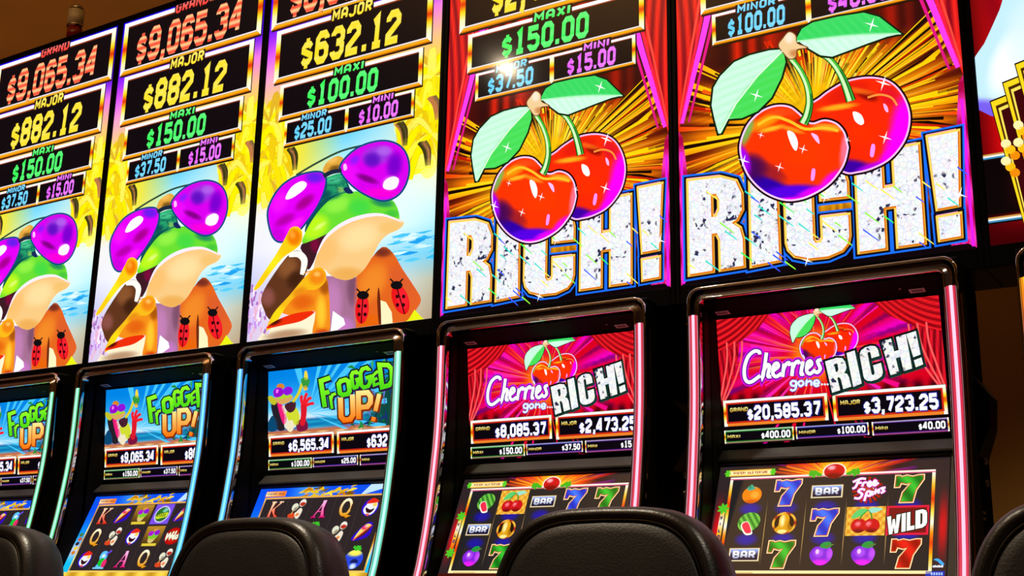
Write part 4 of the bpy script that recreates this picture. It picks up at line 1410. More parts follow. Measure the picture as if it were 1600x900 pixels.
        sh([(-.9, -.9), (.9, -.45), (1.0, .9), (.3, 1.0), (-.9, -.2)], (45, 10, 190), 4)
        sh([(-.8, -.85), (-.1, -.3), (.95, .75), (.85, .35), (.3, -.35)], (90, 30, 20), 6)
        sh([(-.75, -.8), (-.35, .25), (.25, .85), (.85, .75), (.3, .2)], blobs((240, 220, 110), [(x + .1 * k, y + .5 * k, .5 * k, .35 * k, 0, (230, 40, 90), 1.1), (x + .3 * k, y + .6 * k, .16 * k, .16 * k, 0, (255, 230, 240), 1)]), 7, .004)
        a.stroke(pts([(-.8, -.85), (.95, .72)]), .002, (235, 90, 60), 8)
    elif kind == 'fish_mask':
        a.ellipse(x, y, 1.0 * k, .95 * k, (50, 10, 200), 4)
        sh([(-.75, -.1), (-.3, .55), (.5, .7), (.85, .2), (.6, -.6), (0, -.85), (-.55, -.6)], blobs((240, 240, 245), [(x + .5 * k, y + .3 * k, .4 * k, .3 * k, 0, (240, 200, 60), .9)]), 5, .004)
        sh([(-.6, .45), (0, 1.0), (.6, .85), (.9, .6), (.2, .45)], (225, 40, 20), 7)
        sh([(-.5, .0), (.1, -.25), (.6, -.1), (.35, -.55), (-.1, -.6), (-.4, -.35)], (50, 15, 25), 7)
        sh([(-.3, -.7), (.2, -.7), (.0, -.95)], (235, 90, 60), 7)
    elif kind == 'cup':
        sh([(-.5, .9), (.2, .95), (.5, .3), (.4, -.3), (.6, -.9), (-.7, -.95), (-.4, -.3), (-.7, .3)], blobs((90, 190, 245), [(x - .1 * k, y + .4 * k, .4 * k, .3 * k, 0, (230, 250, 255), 1)]), 5, .004)
        a.ellipse(x - .05 * k, y - .35 * k, .5 * k, .5 * k, (20, 190, 50), 6)
        a.ellipse(x + .45 * k, y - .5 * k, .35 * k, .5 * k, (230, 40, 110), 7)
        a.stroke(pts([(.2, .5), (.85, 1.05)]), .003, (110, 80, 240), 7)
        a.rect(x - .03, y - .033, x + .02, y - .028, (120, 210, 250), 5)
    elif kind == 'frog_tile':
        a.rect(x - .040, y - .034, x + .040, y + .036, lambda X, Y: mix((60, 40, 20), (190, 140, 40), (Y - y) / .07 + .5), 4, .008)
        sh([(-.6, .2), (0, .45), (.7, .25), (.6, -.2), (0, -.4), (-.6, -.2)], (120, 200, 40), 6)
        sh([(-.55, -.15), (0, -.32), (.55, -.12), (.2, -.75), (-.4, -.7)], (215, 190, 110), 6)
        a.ellipse(x - .4 * k, y + .35 * k, .38 * k, .3 * k, (170, 20, 210), 7)
        a.ellipse(x + .45 * k, y + .45 * k, .4 * k, .32 * k, (140, 20, 210), 7)
        sh([(-.3, .75), (.1, .95), (.5, .85), (.1, .6)], (210, 150, 60), 7)
        a.rect(x - .034, y - .033, x + .03, y - .024, (225, 200, 60), 7)
    elif kind == 'green_badge':
        a.rect(x - .041, y - .034, x + .041, y + .036, (120, 80, 230), 4)
        a.ellipse(x, y, 1.15 * k, 1.02 * k, (210, 200, 250), 5)
        a.ellipse(x, y, .98 * k, .88 * k, (40, 110, 40), 6)
        sh([(-.85, -.25), (-.4, .05), (.2, .15), (.85, .2), (.8, -.3), (.1, -.45), (-.6, -.55)], (205, 225, 40), 7)
        sh([(-.1, .3), (.2, .75), (.7, .6), (.5, .3)], (120, 200, 170), 7)
        for k_ in range(5):
            a.rect(x - .02 + .008 * k_, y - .009, x - .016 + .008 * k_, y + .003, (70, 80, 20), 8)
    elif kind == 'wild_badge':
        a.ellipse(x, y, 1.2 * k, 1.0 * k, lambda X, Y: mix((255, 60, 20), (170, 0, 5), math.hypot(X - x, Y - y) / (1.1 * k)), 4, .006)
        for l in ([(-.95, .35), (-.85, -.35), (-.55, .3), (-.35, -.3), (-.1, .55)], [(.0, .15), (-.02, -.3)], [(.28, .6), (.2, -.3), (.3, -.25)], [(.75, .1), (.5, .0), (.5, -.3), (.78, -.2), (.88, .7)], [(0.02, .4), (.05, .42)]):
            a.stroke(curve(pts(l), 3), .0048, (90, 40, 10), 6)
            a.stroke(curve(pts(l), 3), .003, (255, 250, 220), 7)
    elif kind == 'sea_bonus':
        a.ellipse(x, y - .2 * k, 1.15 * k, 1.0 * k, blobs((40, 70, 220), [(x, y + .5 * k, 1.2 * k, .5 * k, 0, (250, 240, 90), 1.1), (x + .2 * k, y - .9 * k, .5 * k, .4 * k, 0, (220, 240, 255), 1)]), 5, .004)
        for l in ([(0, .9), (-.4, 1.15)], [(0, .9), (.45, 1.15)], [(0, .7), (.1, 1.25)], [(0, .9), (.6, .85)]):
            a.stroke(pts(l), .004, (60, 190, 40), 7)
        a.ellipse(x + .2 * k, y - .55 * k, .5 * k, .4 * k, (20, 30, 90), 6, a0=0, a1=3.14)
    a.build('reel_symbol', scr)


def frame_bands(a, x0, y0, x1, y1, b, lay, st):
    """glowing frame around the reels"""
    gv = lambda x, y: stops(st, (y - y0) / (y1 - y0))
    a.rect(x0 - b, y0 - b, x0, y1 + b, gv, lay, .008)
    a.rect(x1, y0 - b, x1 + b, y1 + b, gv, lay, .008)
    a.rect(x0 - b, y1, x1 + b, y1 + b, (255, 240, 225), lay + 1)
    a.rect(x0 - b, y1, x1 + b, y1 + b * .35, (215, 60, 120), lay + 2)
    a.rect(x0 - b, y0 - b, x1 + b, y0, (255, 235, 170), lay + 1)


def small_text(a, txt, x0, y0, x1, h, col, lay, wt=.9):
    for q in text_polys(txt, x0, y0, x1, h, wt, 1.7):
        a.fill([q], col, lay)


def cherry_lower_picture(scr):
    a = Art(LW, LH)
    rnd = random.Random(2)
    cx, cy = .285, .262

    def bgc(x, y):
        d = math.hypot(x - cx, (y - cy) * 1.2)
        c = mix((48, 36, 38), (60, 12, 22), smooth((.2 - d) / .1))
        c = mix(c, (250, 90, 10), smooth((.15 - d) / .08))
        c = mix(c, (255, 215, 30), smooth((.09 - d) / .06))
        for sx in (.018, .528):
            c = mix(c, (235, 15, 25), smooth(1 - abs(x - sx) / .014) * smooth(1 - abs(y - .14) / .11))
        return c
    a.rect(0, 0, LW, LH, bgc, 0, .007)
    rays(a, cx, cy, 1, 50, .03, .2, [[(0, (255, 235, 60)), (.5, (255, 90, 10)), (1, (90, 10, 20))], [(0, (255, 120, 20)), (.6, (230, 10, 30)), (1, (60, 10, 30))], [(0, (240, 60, 20)), (.7, (120, 20, 120)), (1, (50, 25, 60))]], rnd, .01, .03, 0, 3.2)
    a.rect(GX0, GY0, GX1, GY1, (34, 33, 35), 5)
    for c in range(5):
        x, y = cell(c, 1)
        for r in (0, 1):
            yy = GY1 - CH * (r + 1)
            a.ellipse(x, yy, .034, .020, blobs((34, 33, 35), [(x, yy, .034, .020, 0, (25, 20, 170), .9)]), 6, .004)
        if c:
            xx = GX0 + CW * c
            a.fill([[(xx - .0009, GY0 + .01), (xx + .0009, GY0 + .01), (xx + .0005, GY1 - .05), (xx - .0005, GY1 - .05)]], lambda X, Y: mix((34, 33, 35), (200, 160, 90), math.sin(3.14 * (Y - GY0 - .01) / (GY1 - GY0 - .06))), 6, .02)
    st = [(0, (255, 245, 200)), (.14, (255, 190, 30)), (.27, (230, 60, 10)), (.38, (255, 150, 20)), (.48, (255, 255, 240)), (.6, (255, 220, 60)), (.72, (230, 50, 10)), (.86, (255, 190, 40)), (1, (255, 255, 245))]
    frame_bands(a, GX0, GY0, GX1, GY1, .007, 7, st)
    a.rect(0, 0, LW, GY0 - .007, (70, 20, 12), 1)
    for k in range(14):
        a.rect(.052 + .005 * k, .0305, .0555 + .005 * k, .0325, (190, 130, 40), 10)
    pic = a.build('picture', scr)
    b = Art(LW, LH)
    b.rect(.030, .2765, .136, .2955, (30, 14, 6), 8)
    b.rect(.031, .2775, .135, .2945, lambda x, y: mix((240, 170, 30), (255, 250, 190), math.sin(3.14 * (y - .2775) / .017)), 9, .003)
    small_text(b, 'MYSTERY WILD FEATURE', .041, .283, .126, .0062, (170, 15, 20), 10, 1.1)
    for x in (.027, .139):
        for k in range(6):
            an = k * 1.05
            b.ellipse(x + .003 * math.cos(an), .286 + .005 * math.sin(an), .005, .003, (90, 205, 40), 10, ang=an, n=10)
    b.build('feature_banner', scr)
    s = Art(LW, LH)
    s.fill([[(.020, .095), (.031, .095), (.034, .185), (.023, .185)]], lambda x, y: stops([(0, (235, 80, 10)), (.4, (255, 190, 40)), (.7, (250, 245, 235)), (1, (235, 190, 50))], (y - .095) / .09), 9, .006)
    for k, ch in enumerate('WILD'):
        small_text(s, ch, .0235 + (.002 if ch == 'I' else 0), .165 - .0165 * k, .0305 - (.003 if ch == 'I' else 0), .010, (20, 25, 110), 10, 1.1)
    for x, y in ((.0285, .193), (.0255, .087)):
        for k in range(7):
            an = k * .9
            s.ellipse(x + .007 * math.cos(an), y + .007 * math.sin(an), .008, .0035, (80, 200, 40), 11, ang=an, n=10)
    s.build('wild_meter', scr)
    c = Art(LW, LH)
    c.ellipse(.285, .282, .027, .020, (255, 235, 220), 9)
    c.ellipse(.285, .2805, .024, .019, blobs((205, 15, 20), [(.278, .290, .012, .008, 0, (255, 180, 190), 1), (.285, .266, .03, .014, 0, (110, 0, 5), .9)]), 10, .004)
    for sx in (-1, 1):
        for k in range(4):
            c.ellipse(.285 + sx * (.036 + .006 * k), .274 + .004 * (k % 2), .009, .005, (70, 180, 30), 11, ang=sx * (.3 + .5 * k), n=10)
    c.build('banner_cherry', scr)
    d = Art(LW, LH)
    d.fill([curve([(.512, .062), (.522, .064), (.534, .052), (.528, .050), (.520, .058)], 4, True)], (60, 170, 235), 6)
    for k in range(6):
        d.rect(.5105 + .0036 * k, .0445, .5138 + .0036 * k, .0485 + .001 * (k % 2), (235, 235, 245), 6)
    d.rect(.497, .024, .535, .036, (20, 50, 180), 8)
    for k in range(5):
        d.rect(.508 + .005 * k, .027, .5112 + .005 * k, .033, (170, 200, 255), 9)
    d.build('provider_mark', scr)
    return pic


def frog_lower_picture(scr):
    a = Art(LW, LH)
    rnd = random.Random(4)

    def bgc(x, y):
        c = mix((20, 190, 245), (10, 80, 240), smooth((y - .1) / .17))
        c = mix(c, (190, 205, 240), smooth(1 - abs(y - .11) / .05))
        c = mix(c, (20, 190, 240), smooth(1 - abs(y - .045) / .03))
        return mix(c, (110, 220, 255), .5 * smooth(1 - abs(x - .2) / .1) * smooth((y - .26) / .02))
    a.rect(0, 0, LW, LH, bgc, 0, .008)
    for k in range(26):
        x, y = rnd.uniform(.16, .38), rnd.uniform(.27, .30)
        a.stroke([(x, y), (x + .02, y + rnd.uniform(0, .016)), (x + .035, y + rnd.uniform(-.01, .02))], .004, rnd.choice([(235, 190, 20), (200, 120, 10), (120, 80, 10), (255, 220, 60), (70, 140, 220)]), 1 + k % 3, taper=lambda t: .3 + math.sin(3.1 * t))
    for k in range(10):
        a.fill([[(.40, .27), (.40 + .1 * k / 9 + .03, .305), (.41 + .1 * k / 9 + .03, .305)]], (200, 235, 250), 1)
    a.rect(GX0, GY0, GX1, GY1, (44, 36, 38), 5)
    for c in range(1, 5):
        a.rect(GX0 + CW * c - .0005, GY0, GX0 + CW * c + .0005, GY1, (70, 60, 60), 6)
    g = lambda x, y: mix((255, 235, 130), (200, 130, 20), .5 + .5 * math.sin(y * 60))
    b = .0055
    a.rect(GX0 - b, GY0 - b, GX0, GY1 + b, g, 7, .01)
    a.rect(GX1, GY0 - b, GX1 + b, GY1 + b, g, 7, .01)
    a.rect(GX0 - b, GY1, GX1 + b, GY1 + b, (235, 175, 60), 8)
    a.rect(GX0 - b, GY0 - b, GX1 + b, GY0, (240, 200, 90), 8)
    a.rect(0, 0, LW, GY0 - b, lambda x, y: mix((200, 150, 30), (255, 220, 80), .5 + .5 * math.sin(x * 70)), 6, .01)
    pic = a.build('picture', scr)
    n = Art(LW, LH)
    n.rect(.035, .276, .115, .2945, (230, 130, 20), 8)
    n.rect(.037, .2785, .113, .292, lambda x, y: mix((250, 240, 190), (245, 120, 30), (x - .037) / .076), 9, .01)
    small_text(n, 'MYSTERY WILD', .042, .2825, .106, .006, (110, 20, 60), 10, 1.1)
    n.build('feature_banner', scr)
    s = Art(LW, LH)
    for k in range(5):
        s.ellipse(.022 + .003 * (k % 2), .10 + .016 * k, .009, .007, ((215, 120, 30), (235, 200, 60), (60, 40, 60), (200, 80, 50), (70, 120, 60))[k], 6 + k % 2)
    s.build('wild_meter', scr)
    return pic


REELS = {
    4: [['orange', 'blue_seven', 'bar', 'free_spins', 'green_seven'], ['watermelon', 'bell', 'blue_seven', 'cherry', 'wild_red'], ['bar', 'green_seven', 'plum', 'plum', 'red_seven']],
    3: [['watermelon', 'cherry', 'bar', 'blue_seven', 'green_seven'], ['bar', 'bell', 'plum', 'red_seven', 'orange'], ['plum', 'green_seven', 'watermelon', 'bar', 'bell']],
    2: [['king', 'maraca', 'ace', 'queen', 'fish_mask'], ['queen', 'cone', 'sea_bonus', 'maraca', 'cone'], ['ace', 'king', 'queen', 'cup', 'sea_bonus']],
    1: [['king', 'cone', 'frog_tile', 'green_badge', 'cone'], ['queen', 'maraca', 'fish_mask', 'frog_tile', 'wild_badge'], ['fish_mask', 'cup', 'ace', 'queen', 'maraca']],
    0: [['ace', 'queen', 'cone', 'cup', 'fish_mask'], ['king', 'maraca', 'queen', 'cone', 'ace'], ['cup', 'king', 'ace', 'maraca', 'queen']],
}

# ------------------------------------------------------------------ cabinets
# front edge of the side walls: (y, z relative to H0)
PROF = [(-.097, -.045), (-.097, -.115), (-.097, -.22), (-.099, -.31), (-.104, -.38), (-.113, -.45), (-.124, -.53), (-.139, -.61), (-.158, -.69), (-.185, -.77), (-.225, -.85)]
X0, X1 = .0675, .70125                # outer width of the cabinet
BX0, BX1 = .0987, .670                # the body behind the front flange
WS, WT = .034, .033                   # trim width at the sides and at the top


def prof_y(z):
    for (ya, za), (yb, zb) in zip(PROF, PROF[1:]):
        if z >= zb:
            return ya + (yb - ya) * (z - za) / (zb - za)
    return PROF[-1][0]


def trim_path(t):
    """the inverted U of the trim; t=0 outer edge, 1 inner edge"""
    zt = -.043
    def u(x0, x1, z1, r):
        pts = []
        zs = [-.85, -.80, -.75, -.70, -.65, -.60, -.55, -.50, -.45, -.40, -.35, -.30, -.24, -.18, -.135]
        pts += [(x0, z) for z in zs]
        for k in range(7):
            a_ = math.pi - k * math.pi / 12
            pts.append((x0 + r + r * math.cos(a_), z1 - r + r * math.sin(a_)))
        for k in range(1, 10):
            pts.append((x0 + r + (x1 - x0 - 2 * r) * k / 10, z1))
        for k in range(7):
            a_ = math.pi / 2 - k * math.pi / 12
            pts.append((x1 - r + r * math.cos(a_), z1 - r + r * math.sin(a_)))
        pts += [(x1, z) for z in reversed(zs)]
        return pts
    A = u(X0, X1, zt, .034)
    B = u(X0 + WS, X1 - WS, zt - WT, .012)
    return [(a[0] + (b[0] - a[0]) * t, a[1] + (b[1] - a[1]) * t) for a, b in zip(A, B)]


def sweep(rows):
    """rows of (t, depth): depth grows towards the player"""
    m = MB()
    paths = []
    for t, d in rows:
        paths.append([(x, prof_y(z) - d, z) for x, z in trim_path(t)])
    n = len(paths[0])
    v = [p for pa in paths for p in pa]
    f = []
    for j in range(len(paths) - 1):
        for i in range(n - 1):
            f.append((j * n + i, j * n + i + 1, (j + 1) * n + i + 1, (j + 1) * n + i))
    m.add(v, f)
    return m


def strip(t0, t1, d, zlo, zhi, side, cut=None):
    """lit strip following the side trim"""
    m = MB()
    zs = [zhi - (zhi - zlo) * k / 30 for k in range(31)]
    v = []
    for z in zs:
        for t in (t0, t1):
            x = X0 + WS * t if side == 0 else X1 - WS * t
            v.append((x, prof_y(z) - d, z))
    f = [(2 * i, 2 * i + 1, 2 * i + 3, 2 * i + 2) for i in range(30)]
    m.add(v, f)
    return m


def light_mat(name, cols, strength):
    """tube light; its colour runs along the tube"""
    m = bpy.data.materials.new(name)
    m.use_nodes = True
    nt = m.node_tree
    b = nt.nodes['Principled BSDF']
    b.inputs['Base Color'].default_value = (.1, .1, .1, 1)
    tc = nt.nodes.new('ShaderNodeTexCoord')
    sp = nt.nodes.new('ShaderNodeSeparateXYZ')
    r = nt.nodes.new('ShaderNodeValToRGB')
    mr = nt.nodes.new('ShaderNodeMapRange')
    mr.inputs['From Min'].default_value = -.80
    mr.inputs['From Max'].default_value = -.11
    nt.links.new(tc.outputs['Object'], sp.inputs[0])
    nt.links.new(sp.outputs[2], mr.inputs['Value'])
    nt.links.new(mr.outputs[0], r.inputs['Fac'])
    el = r.color_ramp.elements
    while len(el) < len(cols):
        el.new(.5)
    for e, (p, c) in zip(el, cols):
        e.position = p
        e.color = lin(c)
    nt.links.new(r.outputs['Color'], b.inputs['Emission Color'])
    b.inputs['Emission Strength'].default_value = strength
    return m


MINT = [(0, (40, 215, 130)), (1, (40, 200, 130))]
CYAN = [(0, (0, 190, 255)), (1, (40, 150, 255))]
AQUA = [(0, (60, 215, 190)), (1, (120, 235, 190))]
PINK = [(0, (235, 20, 80)), (1, (230, 20, 70))]
EMBER = [(0, (40, 40, 255)), (.45, (40, 60, 255)), (.62, (240, 30, 120)), (.85, (255, 90, 20)), (1, (255, 160, 0))]
WHITEMINT = [(0, (170, 255, 215)), (1, (170, 255, 215))]
WHITECYAN = [(0, (140, 245, 255)), (1, (120, 225, 255))]
WHITEPINK = [(0, (255, 190, 215)), (1, (255, 200, 225))]
WHITEEMBER = [(0, (90, 120, 255)), (.5, (90, 110, 255)), (.7, (255, 70, 130)), (1, (255, 190, 20))]
WHITEAQUA = [(0, (185, 255, 235)), (1, (185, 255, 240))]
LIGHTS = {0: ((MINT, WHITEMINT), (MINT, WHITEMINT)), 1: ((MINT, WHITEMINT), (CYAN, WHITECYAN)), 2: ((CYAN, WHITECYAN), (AQUA, WHITEAQUA)),
          3: ((PINK, WHITEPINK), (PINK, WHITEPINK)), 4: ((PINK, WHITEPINK), (PINK, WHITEPINK)), 5: ((EMBER, WHITEEMBER), (EMBER, WHITEEMBER))}
LM = {}


def lm(cols, s_):
    k = (id(cols), s_)
    if k not in LM:
        LM[k] = light_mat('tube_light', cols, s_)
    return LM[k]


PROTO = {}


def machine(i, label, kind, amounts, reels):
    t = empty('slot_machine', (i * P, DY[i], H0), label, 'slot machine', 'slot machines in the bank')
    FL = -H0

    def part(name, make):
        if name in PROTO:
            return [clone_tree(o, t) for o in PROTO[name]]
        PROTO[name] = make()
        return PROTO[name]

    def cabinet():
        out = []
        # two side walls that follow the front curve
        for x0, x1 in ((X0 + .001, X0 + WS), (X1 - WS, X1 - .001)):
            m = MB()
            fr_ = [(y + .004, z) for y, z in PROF] + [(-.24, -.90), (-.20, -.93), (-.17, FL), (-.035, FL), (-.035, -.0505), (-.05, -.045)]
            m.prism_x(fr_, x0, x1)
            out.append(bevel(m.build('side_wall', M['black'], t), .003, 1))
        m = MB()
        m.box(BX0, BX1, .036, .23, FL, -.0505)                       # narrower rear body
        m.box(BX0, X0 + WS, -.05, .036, -.86, -.0505)
        m.box(X1 - WS, BX1, -.05, .036, -.86, -.0505)
        m.prism_x([(-.088, -.046), (-.088, -.080), (.006, -.101), (.036, -.101), (.036, -.0505), (-.035, -.0505), (-.05, -.046)], X0 + WS * .5, X1 - WS * .5)          # head
        m.box(X0 + WS, X1 - WS, -.16, .036, FL, -.86)                # lower body
        out.append(m.build('body', M['bezel'], t))
        m = MB()
        yb = .006
        bz = [(U_TOP[0] + yb, -.099), (U_BOT[0] + yb, U_BOT[1] - .012), (.012, -.452), (L_TOP[0] + yb, L_TOP[1] + .006), (L_BOT[0] + yb, L_BOT[1] - .014), (-.150, -.775), (-.150, -.86), (.036, -.86), (.036, -.099)]
        m.prism_x(bz, X0 + WS, X1 - WS)
        out.append(m.build('bezel', M['bezel'], t))
        # grey frame round the lower screen and the ledge above it
        m = MB()
        ey = Vector((0, L_TOP[0] - L_BOT[0], L_TOP[1] - L_BOT[1])).normalized()
        nn = Vector((0, -ey.z, ey.y))

        def quadbox(xa, xb, va, vb, d0, d1):
            o_ = Vector((0, L_BOT[0], L_BOT[1]))
            v = []
            for d in (d0, d1):
                for vv in (va, vb):
                    for x in (xa, xb):
                        p = o_ + ey * vv + nn * d
                        v.append((x, p.y, p.z))
            m.add(v, [(0, 2, 3, 1), (4, 5, 7, 6), (0, 1, 5, 4), (2, 6, 7, 3), (0, 4, 6, 2), (1, 3, 7, 5)])
        quadbox(.074 + .0, .094, -.012, LH + .022, -.004, .007)
        quadbox(.637, .660, -.012, LH + .022, -.004, .007)
        quadbox(.074, .660, LH + .003, LH + .022, -.004, .007)
        out.append(bevel(m.build('screen_surround', M['matte'], t), .002, 1))
        m = MB()
        m.prism_x([(.020, -.424), (-.010, -.449), (-.010, -.453), (.030, -.453)], X0 + WS, X1 - WS)
        out.append(m.build('ledge', M['matte'], t))
        # button deck
        m = MB()
        m.prism_x([(-.150, -.785), (-.215, -.800), (-.43, -.835), (-.445, -.850), (-.43, -.885), (-.16, -.93)], X0 + .004, X1 - .004)
        dk = bevel(m.build('button_deck', M['black'], t), .006, 2)
        out.append(dk)
        for k in range(6):
            m = MB()
            x = X0 + .09 + k * .078
            m.prism_x([(-.29, -.8105), (-.335, -.8178), (-.335, -.806), (-.29, -.799)], x, x + .055)
            bevel(m.build('button', M['button'], dk), .003, 1)
        # pods on the flanks
        for s_, xw in ((-1, BX0), (1, BX1)):
            m = MB()
            o_ = s_ * .030
            m.add([(xw, .11, -.270), (xw, .228, -.270), (xw, .11, -.455), (xw, .228, -.455), (xw + o_, .15, -.315), (xw + o_, .228, -.315), (xw + o_ * .8, .15, -.385), (xw + o_ * .8, .228, -.385)],
                  [(0, 1, 5, 4), (4, 5, 7, 6), (6, 7, 3, 2), (0, 4, 6, 2), (1, 3, 7, 5), (0, 2, 3, 1)])
            out.append(m.build('side_pod', M['pod'], t))
        # bolts and a hinge plate on the flanks
        for s_, xw in ((-1, BX0), (1, BX1)):
            for y, z in ((.18, -.458), (.177, -.508)):
                m = MB()
                m.lathe([(.0001, 0), (.0085, 0), (.0085, .003), (.006, .006), (.0001, .007)], 14)
                o = m.build('bolt', M['bolt'], t, True)
                o.location = (xw, y, z)
                o.rotation_euler = (0, s_ * math.pi / 2, 0)
                out.append(o)
            m = MB()
            m.box(min(xw, xw + s_ * .004), max(xw, xw + s_ * .004), .105, .130, -.582, -.575)
            m.box(min(xw, xw + s_ * .004), max(xw, xw + s_ * .004), .105, .130, -.594, -.589)
            out.append(m.build('hinge', M['bolt'], t))
        # rating stickers on the sloping panel above the screen, and the small sensor beside them
        for x in (.112, .578):
            m = MB()
            m.box(0, .034, -.010, .010, -.0008, 0)
            o = m.build('sticker', M['sticker'], t)
            o.location = (x, -.026, -.0943)
            o.rotation_euler = (math.atan2(-.021, .094), 0, 0)
            m2 = MB()
            for k in range(6):
                m2.box(.005 + k * .0042, .0078 + k * .0042, -.005, .005, -.0012, -.0008)
            m2.build('sticker_print', M['ink'], o)
            out.append(o)
        m = MB()
        m.lathe([(.0001, -.002), (.0026, -.002), (.0026, 0)], 10)
        o = m.build('sensor', M['bolt'], t)
        o.location = (.562, -.045, -.0900)
        out.append(o)
        return out
    part('cabinet', cabinet)

    def trim():
        outer = [(0, -.02), (0, .0), (.02, .005), (.06, .0085), (.12, .0095), (.18, .0085), (.22, .004), (.23, -.003)]
        inner = [(.80, -.003), (.81, .004), (.85, .0085), (.90, .0095), (.95, .0085), (.985, .005), (1, .0), (1, -.02)]
        return [sweep(outer).build('chrome_rail', M['chrome'], t, True), sweep(inner).build('chrome_rail', M['chrome'], t, True),
                sweep([(.20, -.0092), (.5, -.0024), (.82, .0052)]).build('trim_channel', M['channel'], t, True)]
    part('trim', trim)
    for s_ in (0, 1):
        (c0, c1) = LIGHTS[i][s_]
        d = strip(.24, .78, .0062, -.80, -.112, s_).build('tube_channel', lm(c0, .85), t)
        m = MB()
        pts = []
        for k in range(29):
            z = -.112 - .688 * k / 28
            pts.append((X0 + WS * .5 if s_ == 0 else X1 - WS * .5, prof_y(z) - .0068, z))
        m.tube(pts, .0036, 8)
        m.build('light_tube', lm(c1, 1.25), t, True)
    # screens
    m = MB()
    m.box(0, UW, .0005, .005, 0, UH)
    us = m.build('upper_screen', M['bezel'], t)
    us.location = (.093, U_BOT[0], U_BOT[1])
    us.rotation_euler = (U_TILT, 0, 0)
    m = MB()
    m.box(0, LW, .0005, .005, 0, LH)
    ls = m.build('lower_screen', M['bezel'], t)
    ls.location = (.096, L_BOT[0], L_BOT[1])
    ls.rotation_euler = (L_TILT, 0, 0)
    if kind:
        ku, kl = kind + '_upper', kind + '_lower'
        if ku not in PROTO:
            {'cherry': cherry_upper, 'frog': frog_upper}[kind](us)
            PROTO[ku] = list(us.children)
            {'cherry': cherry_lower_picture, 'frog': frog_lower_picture}[kind](ls)
            PROTO[kl] = list(ls.children)
        else:
            for o in PROTO[ku]:
                clone(o, us)
            for o in PROTO[kl]:
                clone(o, ls)
        upper_boxes(us, amounts)
        for r, row in enumerate(reels):
            for c, k in enumerate(row):
                symbol(ls, k, c, r)
    else:
        a = Art(UW, UH)
        a.rect(0, 0, UW, UH, lambda x, y: mix((60, 0, 10), (230, 20, 20), .5 + .5 * math.sin(x * 40)), 0, .02)
        a.build('picture', us)
        a = Art(LW, LH)
        a.rect(0, 0, LW, LH, lambda x, y: mix((30, 10, 10), (120, 10, 20), y / LH), 0, .02)
        a.build('picture', ls)
    return t


# ------------------------------------------------------------------ chairs
def backrest_ring(o, y, n=72):
    """rounded, slightly tapered outline, moved inward by o"""
    pts = []
    hw, top, bot = .227 - o, .0 - o, -.55 + o
    for k in range(n):
        a_ = 2 * math.pi * k / n
        ca, sa = math.cos(a_), math.sin(a_)
        e = 2.0 / 4.2
        x = math.copysign(abs(ca) ** e, ca) * hw
        z = (top + bot) / 2 + math.copysign(abs(sa) ** e, sa) * (top - bot) / 2
        zt = (z - bot) / (top - bot)
        x *= 1.0 - .09 * smooth((zt - .45) / .55)
        z += .012 * (1 - (x / hw) ** 2) * (1 if sa > 0 else 0)
        pts.append((x, y, z))
    return pts


def loft(rings, cap0=True, cap1=True):
    m = MB()
    n = len(rings[0])
    v = [p for r in rings for p in r]
    f = []
    for j in range(len(rings) - 1):
        for k in range(n):
            f.append((j * n + k, j * n + (k + 1) % n, (j + 1) * n + (k + 1) % n, (j + 1) * n + k))
    if cap0:
        f.append(tuple(range(n - 1, -1, -1)))
    if cap1:
        f.append(tuple((len(rings) - 1) * n + k for k in range(n)))
    m.add(v, f)
    return m


CH_TOP = H0 - .637
CPROTO = {}


def chair(x, y, rz, label):
    t = empty('casino_chair', (x, y, 0), label, 'chair', 'chairs in front of the machines', rz)
    if CPROTO:
        for o in CPROTO['parts']:
            clone_tree(o, t)
        return t
    rings = [backrest_ring(*q) for q in ((.034, -.040), (.029, -.036), (.026, -.040), (.019, -.046), (.010, -.043), (.003, -.028), (.0, -.008), (.0, .015), (.004, .045), (.018, .066), (.045, .078), (.10, .084), (.16, .086))]
    b = loft(rings).build('backrest', M['leather'], t, True)
    b.location = (0, 0, CH_TOP - .012)
    b.rotation_euler = (math.radians(-7), 0, 0)
    p_ = loft([backrest_ring(*q) for q in ((.029, -.030), (.0300, -.040), (.034, -.0440), (.050, -.047), (.13, -.049), (.19, -.050))]).build('back_panel', M['panel_leather'], b, True)
    m = MB()
    m.tube([(x_, y_, z_) for x_, y_, z_ in backrest_ring(.0270, -.0415)], .0020, 6, True)
    m.build('piping', M['leather'], b, True)
    # seat
    rg = []
    for r, z in ((.02, .50), (.19, .50), (.225, .515), (.235, .545), (.225, .580), (.19, .598), (.10, .603), (.01, .603)):
        rg.append([(r * 1.02 * math.copysign(abs(math.cos(a)) ** .6, math.cos(a)), .26 + r * math.copysign(abs(math.sin(a)) ** .6, math.sin(a)), z) for a in [2 * math.pi * k / 40 for k in range(40)]])
    s = loft(rg).build('seat', M['leather'], t, True)
    m = MB()
    m.box(-.04, .04, -.02, .02, .47, .62)
    m.box(-.04, .04, -.02, .30, .470, .4995)
    br = bevel(m.build('bracket', M['black'], t), .004, 1)
    m = MB()
    m.lathe([(.26, 0), (.26, .012), (.10, .03), (.035, .045), (.030, .47)], 32, (0, .26, 0))
    pd = m.build('pedestal', M['darkchrome'], t, True)
    m = MB()
    m.tube([(.2 * math.cos(a), .26 + .2 * math.sin(a), .2) for a in [math.pi * k / 12 for k in range(13)]], .011, 8)
    m.tube([(0, .26, .2), (0, .46, .2)], .009, 8)
    fr_ = m.build('footrest', M['darkchrome'], t, True)
    CPROTO['parts'] = [b, s, br, pd, fr_]
    return t


# ------------------------------------------------------------------ setting
def setting(name, x0, x1, y0, y1, z0, z1, mat):
    m = MB()
    m.box(x0, x1, y0, y1, z0, z1)
    o = m.build(name, mat)
    o['kind'] = 'structure'
    return o


